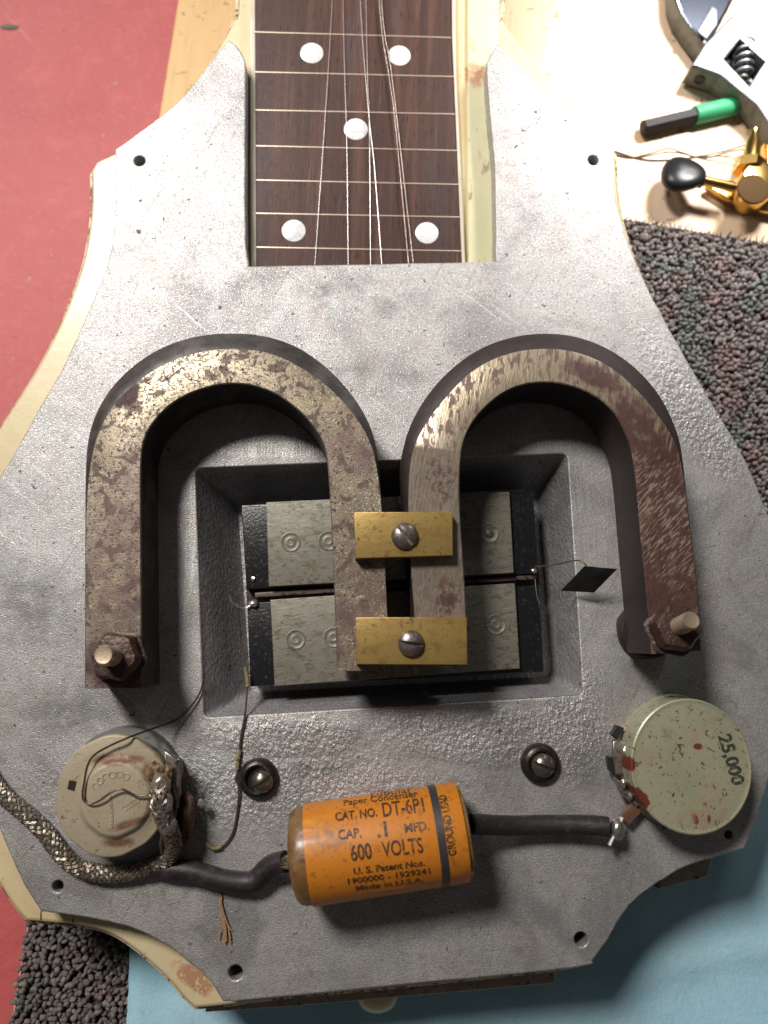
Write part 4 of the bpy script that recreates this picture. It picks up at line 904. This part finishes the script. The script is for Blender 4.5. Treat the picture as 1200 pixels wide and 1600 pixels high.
mb = MB(); tube(mb, path([(319, 1052, .4), (316, 1072, .5), (308, 1090, .8), (294, 1108, 1.2), (276, 1124, 2), (254, 1133, 4), (231, 1141, 7), (199, 1153, 11.2), (168, 1167, 11.3), (147, 1180, 11.3), (137, 1196, 11.4), (132, 1220, 11.5), (129, 1242, 11.7), (133, 1253, 11.8), (143, 1256, 11.9), (157, 1250, 12.1), (172, 1239, 12.2), (188, 1233, 12.2), (200, 1237, 12.1), (212, 1243, 12), (226, 1243, 12), (242, 1238, 12.2)], 8), .00021, 7)
solo('fine_wire', mb, mat('dark_wire', (.07, .05, .04), .4, .5), 'thin dark wire looping over the face of the stained potentiometer', 'wire', tuple(W(150, 1250, 11.5)))
# black flag of tape on its wire
mb = MB(); fq = [(876, 923, 1.6), (913, 884.5, 8.2), (964, 889, 8.6), (928, 926, 3.2)]
rows = []
for i in range(9):
    s = i/8; a = P(*fq[0][:2], fq[0][2]*MM).lerp(P(*fq[3][:2], fq[3][2]*MM), s); b = P(*fq[1][:2], fq[1][2]*MM).lerp(P(*fq[2][:2], fq[2][2]*MM), s)
    r = []
    for j in range(9): t = j/8; r.append(a.lerp(b, t)+Vector((0, 0, .0007*math.sin(t*3.1)*math.sin(s*3.1)+.0005*mn.noise(Vector((s*3, t*3, 0))))))
    rows.append(r)
tr = [[p+Vector((0, 0, .00018)) for p in r] for r in rows]
vs = [p for r in rows for p in r]+[p for r in tr for p in r]; fs = []
for i in range(8):
    for j in range(8): k = i*9+j; fs += [(k, k+9, k+10, k+1), (81+k, 81+k+1, 81+k+10, 81+k+9)]
for i in range(8): fs += [(i*9, 81+i*9, 81+i*9+9, i*9+9), (i*9+8, i*9+17, 81+i*9+17, 81+i*9+8), (i, i+1, 82+i, 81+i), (72+i, 153+i, 154+i, 73+i)]
mb.add(vs, fs)
fg = thing('tape_flag', 'black tape flag on a thin wire at the edge of the cavity', 'tape', W(920, 910, 0))
part('tape', mb, mat('black_tape', (.014, .014, .014), .6, bumps=[dict(tex=('noise', 2, 3), d=.1, s=.5)]), fg, smooth=50)
mb = MB(); tube(mb, path([(835, 886, -3.5), (855, 884, 0), (878, 880, 3), (896, 876, 6), (908, 877, 8), (917, 884, 8.4)]), .00016, 6); part('wire', mb, wire_m, fg)
# yarn scrap
yarn_m = mat('brown_yarn', (.36, .22, .12), .9, bumps=[dict(tex=('noise', 3, 3, (1, .3, 1)), d=.2, s=1)])
ya_ = thing('frayed_yarn', 'short frayed brown yarn scrap lying on the plate below the black lead', 'yarn', W(349, 1430, 0))
mb = MB()
for k in range(14):
    s1 = random.uniform(-3, 3); q = [(343+k*.3, 1388+k, .4), (345+random.uniform(-1.5, 1.5), 1410, .6), (349+s1*1.0, 1432, .7), (352+s1*2.2, 1448, .6), (353+s1*3.6, 1452+random.uniform(0, 24), .5)]
    tube(mb, path(q, 5), random.uniform(.00008, .00016), 5)
part('fibres', mb, yarn_m, ya_, kind='stuff')

# ================================================================== bench tools
chrome = mat('chrome_satin', (.17, .17, .19), .42, .8, layers=[dict(tex=('noise', .3, 4), lo=.5, hi=.7, col=(.11, .11, .13), amt=.6, rough=.34)])
chrome2 = mat('cast_side_metal', (.12, .125, .11), .5, .45, layers=[dict(tex=('noise', .4, 4), lo=.45, hi=.65, col=(.07, .08, .06), amt=.8)])
wz = -26.5
wr = thing('adjustable_wrench', 'chrome adjustable wrench lying on the pine bench', 'wrench', W(1150, 110, TZ))
def slab(px, zt, th, bev=.8, name='jaw', m_=None, holes_=None, rt=1.5, n=4):
    q = [(P(u, v, zt*MM).x, P(u, v, zt*MM).y) for u, v in rc(px, rt, n)]
    hs = [[(P(u, v, zt*MM).x, P(u, v, zt*MM).y) for u, v in h] for h in (holes_ or [])]
    me = sheet([q]+hs, (zt-th)*MM, zt*MM, bev*MM); return part(name, bysides(me, .45), [m_ or chrome, chrome2], wr, smooth=35)
win = [(1157, 60), (1196, 96), (1171, 134), (1132, 92)]
slab([(1101, 69), (1143, 24), (1215, 100), (1290, 190), (1400, 330), (1360, 380), (1230, 235), (1184, 165), (1126, 117), (1081, 102)], wz, 7.5, .5, 'wrench_body', None, [win])
slab([(1054, -6), (1052, -60), (1120, -110), (1180, -70), (1138, 16), (1123, 42), (1101, 70), (1080, 43), (1063, 18)], wz-.6, 7.5, 1.0, 'fixed_jaw', mat('polished_jaw', (.36, .40, .50), .2, 1.0))
slab([(1089, 48), (1112, 8), (1122, 14), (1122, 38), (1104, 62)], wz-.2, 7.8, .4, 'movable_jaw')
mb = MB(); a_, b_ = W(1163, 68, wz-3.0), W(1160, 124, wz-3.0); q = []
axw = (b_-a_); n_ = 150; e1_ = axw.normalized(); e2_ = Vector((-e1_.y, e1_.x, 0)); 
tube(mb, [a_, b_], .0015, 16); part('worm_core', mb, chrome2, wr)
pts = [a_+axw*(k/n_)+(e2_*math.cos(k/n_*2*math.pi*5)+Vector((0, 0, 1))*math.sin(k/n_*2*math.pi*5))*.0026 for k in range(n_+1)]
mb = MB(); tube(mb, pts, .00055, 8); part('worm_screw', mb, chrome, wr)
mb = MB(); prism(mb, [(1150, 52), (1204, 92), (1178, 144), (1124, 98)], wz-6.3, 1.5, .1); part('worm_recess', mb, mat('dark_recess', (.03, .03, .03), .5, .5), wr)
wa, wb = W(1081, 102, wz), W(1126, 117, wz); wn = (wb-wa).cross(Vector((0, 0, 1))).normalized()
if wn.y > 0: wn = -wn
c = wa.lerp(wb, .48)+Vector((0, 0, -.0040)); mb = MB(); lathe(mb, c, [(.0017, -.0005), (.0017, .0002), (.0014, .0003), (.0013, .00005)], 24, axis=wn); part('pivot_hole_disc', mb, mat('pivot_hole_shade', (.02, .018, .016), .6, .2), wr)  # raised dark disc, coloured as the shade inside the hole
# hex bit
hb = thing('hex_bit', 'black hex bit with a green sleeve beside the wrench', 'bit', W(1070, 190, TZ))
h0, h1, h2 = W(1003, 200, TZ+2.6), W(1085, 180.5, TZ+2.6), W(1150, 165, TZ+2.6)
ah = (h1-h0).normalized(); e2_ = Vector((-ah.y, ah.x, 0))
def hexr(p, r, n=6, ph=.0): return [p+e2_*(r*math.cos(ph+2*math.pi*k/n))+Vector((0, 0, r*math.sin(ph+2*math.pi*k/n))) for k in range(n)]
mb = MB(); mb.loft([hexr(h0, .0017), hexr(h0+ah*.0005, .0023), hexr(h2, .0023)]); part('shank', mb, mat('black_oxide', (.022, .020, .021), .6, .1, spec=.2), hb, smooth=20)
mb = MB(); mb.loft([hexr(h1, .00262, 24), hexr(h1+ah*.0002, .0027, 24), hexr(h2-ah*.0006, .0027, 24), hexr(h2, .0024, 24)]); part('colour_sleeve', mb, mat('green_sleeve', (.02, .24, .10), .6, layers=[dict(tex=('noise', 1.6, 4), lo=.6, hi=.66, col=(.01, .12, .05), amt=.8)]), hb)
# tuning machine
gold = mat('gold_plate', (.62, .40, .13), .2, 1.0, layers=[dict(tex=('noise', .3, 3), lo=.5, hi=.7, col=(.62, .36, .10), amt=.6)])
tm = thing('tuning_machine', 'gold tuning machine with a black oval button on the bench', 'tuning machine', W(1150, 300, TZ))
kc = W(1066, 273, TZ+7); bm = bmesh.new(); bmesh.ops.create_uvsphere(bm, u_segments=36, v_segments=20, radius=1)
mb = MB(); v = []
for x in bm.verts:
    p = x.co; a = math.atan2(p.y, p.x); k = 1+.06*math.cos(3*a+.6)
    r_ = max(1e-6, math.hypot(p.x, p.y)); s_ = r_**.75/r_
    v.append(kc+Vector((p.x*s_*.0062*k, p.y*s_*.0058*k, math.copysign(abs(p.z)**.8, p.z)*.0027+p.x*.0006-p.y*.0012)))
mb.add(v, [tuple(a.index for a in q.verts) for q in bm.faces]); bm.free()
part('button', mb, mat('gloss_black_plastic', (.010, .010, .011), .33, spec=.22, coat=0), tm)
mb = MB(); tube(mb, [W(1090, 280, TZ+7), W(1098, 282, TZ+7)], .0022, 18); part('button_collar', mb, mat('gloss_black_collar', (.012, .012, .014), .4), tm)
mb = MB(); q = [W(1098, 282, TZ+7), W(1101, 283, TZ+7), W(1102, 283, TZ+7), W(1148, 293, TZ+7)]; tube(mb, q, [.0016, .0016, .0014, .0014], 18); part('shaft', mb, gold, tm)
mb = MB(); prism(mb, [(1104, 290), (1112, 284), (1150, 296), (1200, 312), (1240, 322), (1236, 336), (1190, 329), (1140, 312)], TZ+3, 1.8, .3); part('mounting_plate', mb, gold, tm)
mb = MB(); c = W(1176, 296, TZ+4.5); lathe(mb, c, [(.0058, -.004), (.0058, .0045), (.0052, .0055), (.0040, .0058)], 40); part('gear_housing', mb, gold, tm)
mb = MB(); c = W(1176, 296, TZ+10.2); lathe(mb, c, [(.0046, 0), (.0044, .0004), (.0040, .0005)], 40); part('gear_cap', mb, mat('brown_gold', (.07, .04, .015), .7, .0, spec=.1), tm)
mb = MB(); tube(mb, [W(1170, 268, TZ+7), W(1172, 254, TZ+7)], .0044, 6); part('hex_nut', mb, gold, tm, smooth=20)
mb = MB(); tube(mb, [W(1172, 254, TZ+7), W(1177, 225, TZ+7), W(1178.5, 212, TZ+7), W(1179, 204, TZ+7)], [.0026, .0022, .0012, .0013], 20); part('string_post', mb, gold, tm, smooth=30)
mb = MB(); prism(mb, [(1196, 222), (1240, 240), (1238, 300), (1204, 280)], TZ+8, 6, .6); part('side_flange', mb, gold, tm)
for q in [[(955, 240, TZ+.3), (985, 246, TZ+.3), (1015, 240, TZ+.6), (1045, 232, TZ+1), (1065, 238, TZ+.3), (1100, 247, TZ+.3), (1140, 237, TZ+3), (1172, 232, TZ+5)], [(960, 236, TZ+.3), (1000, 248, TZ+.3), (1040, 250, TZ+.3), (1100, 243, TZ+.4), (1150, 231, TZ+2.5), (1170, 224, TZ+6)]]:
    mb = MB(); tube(mb, path(q, 8), .00022, 6); part('wound_wire_end', mb, wire_m, tm)
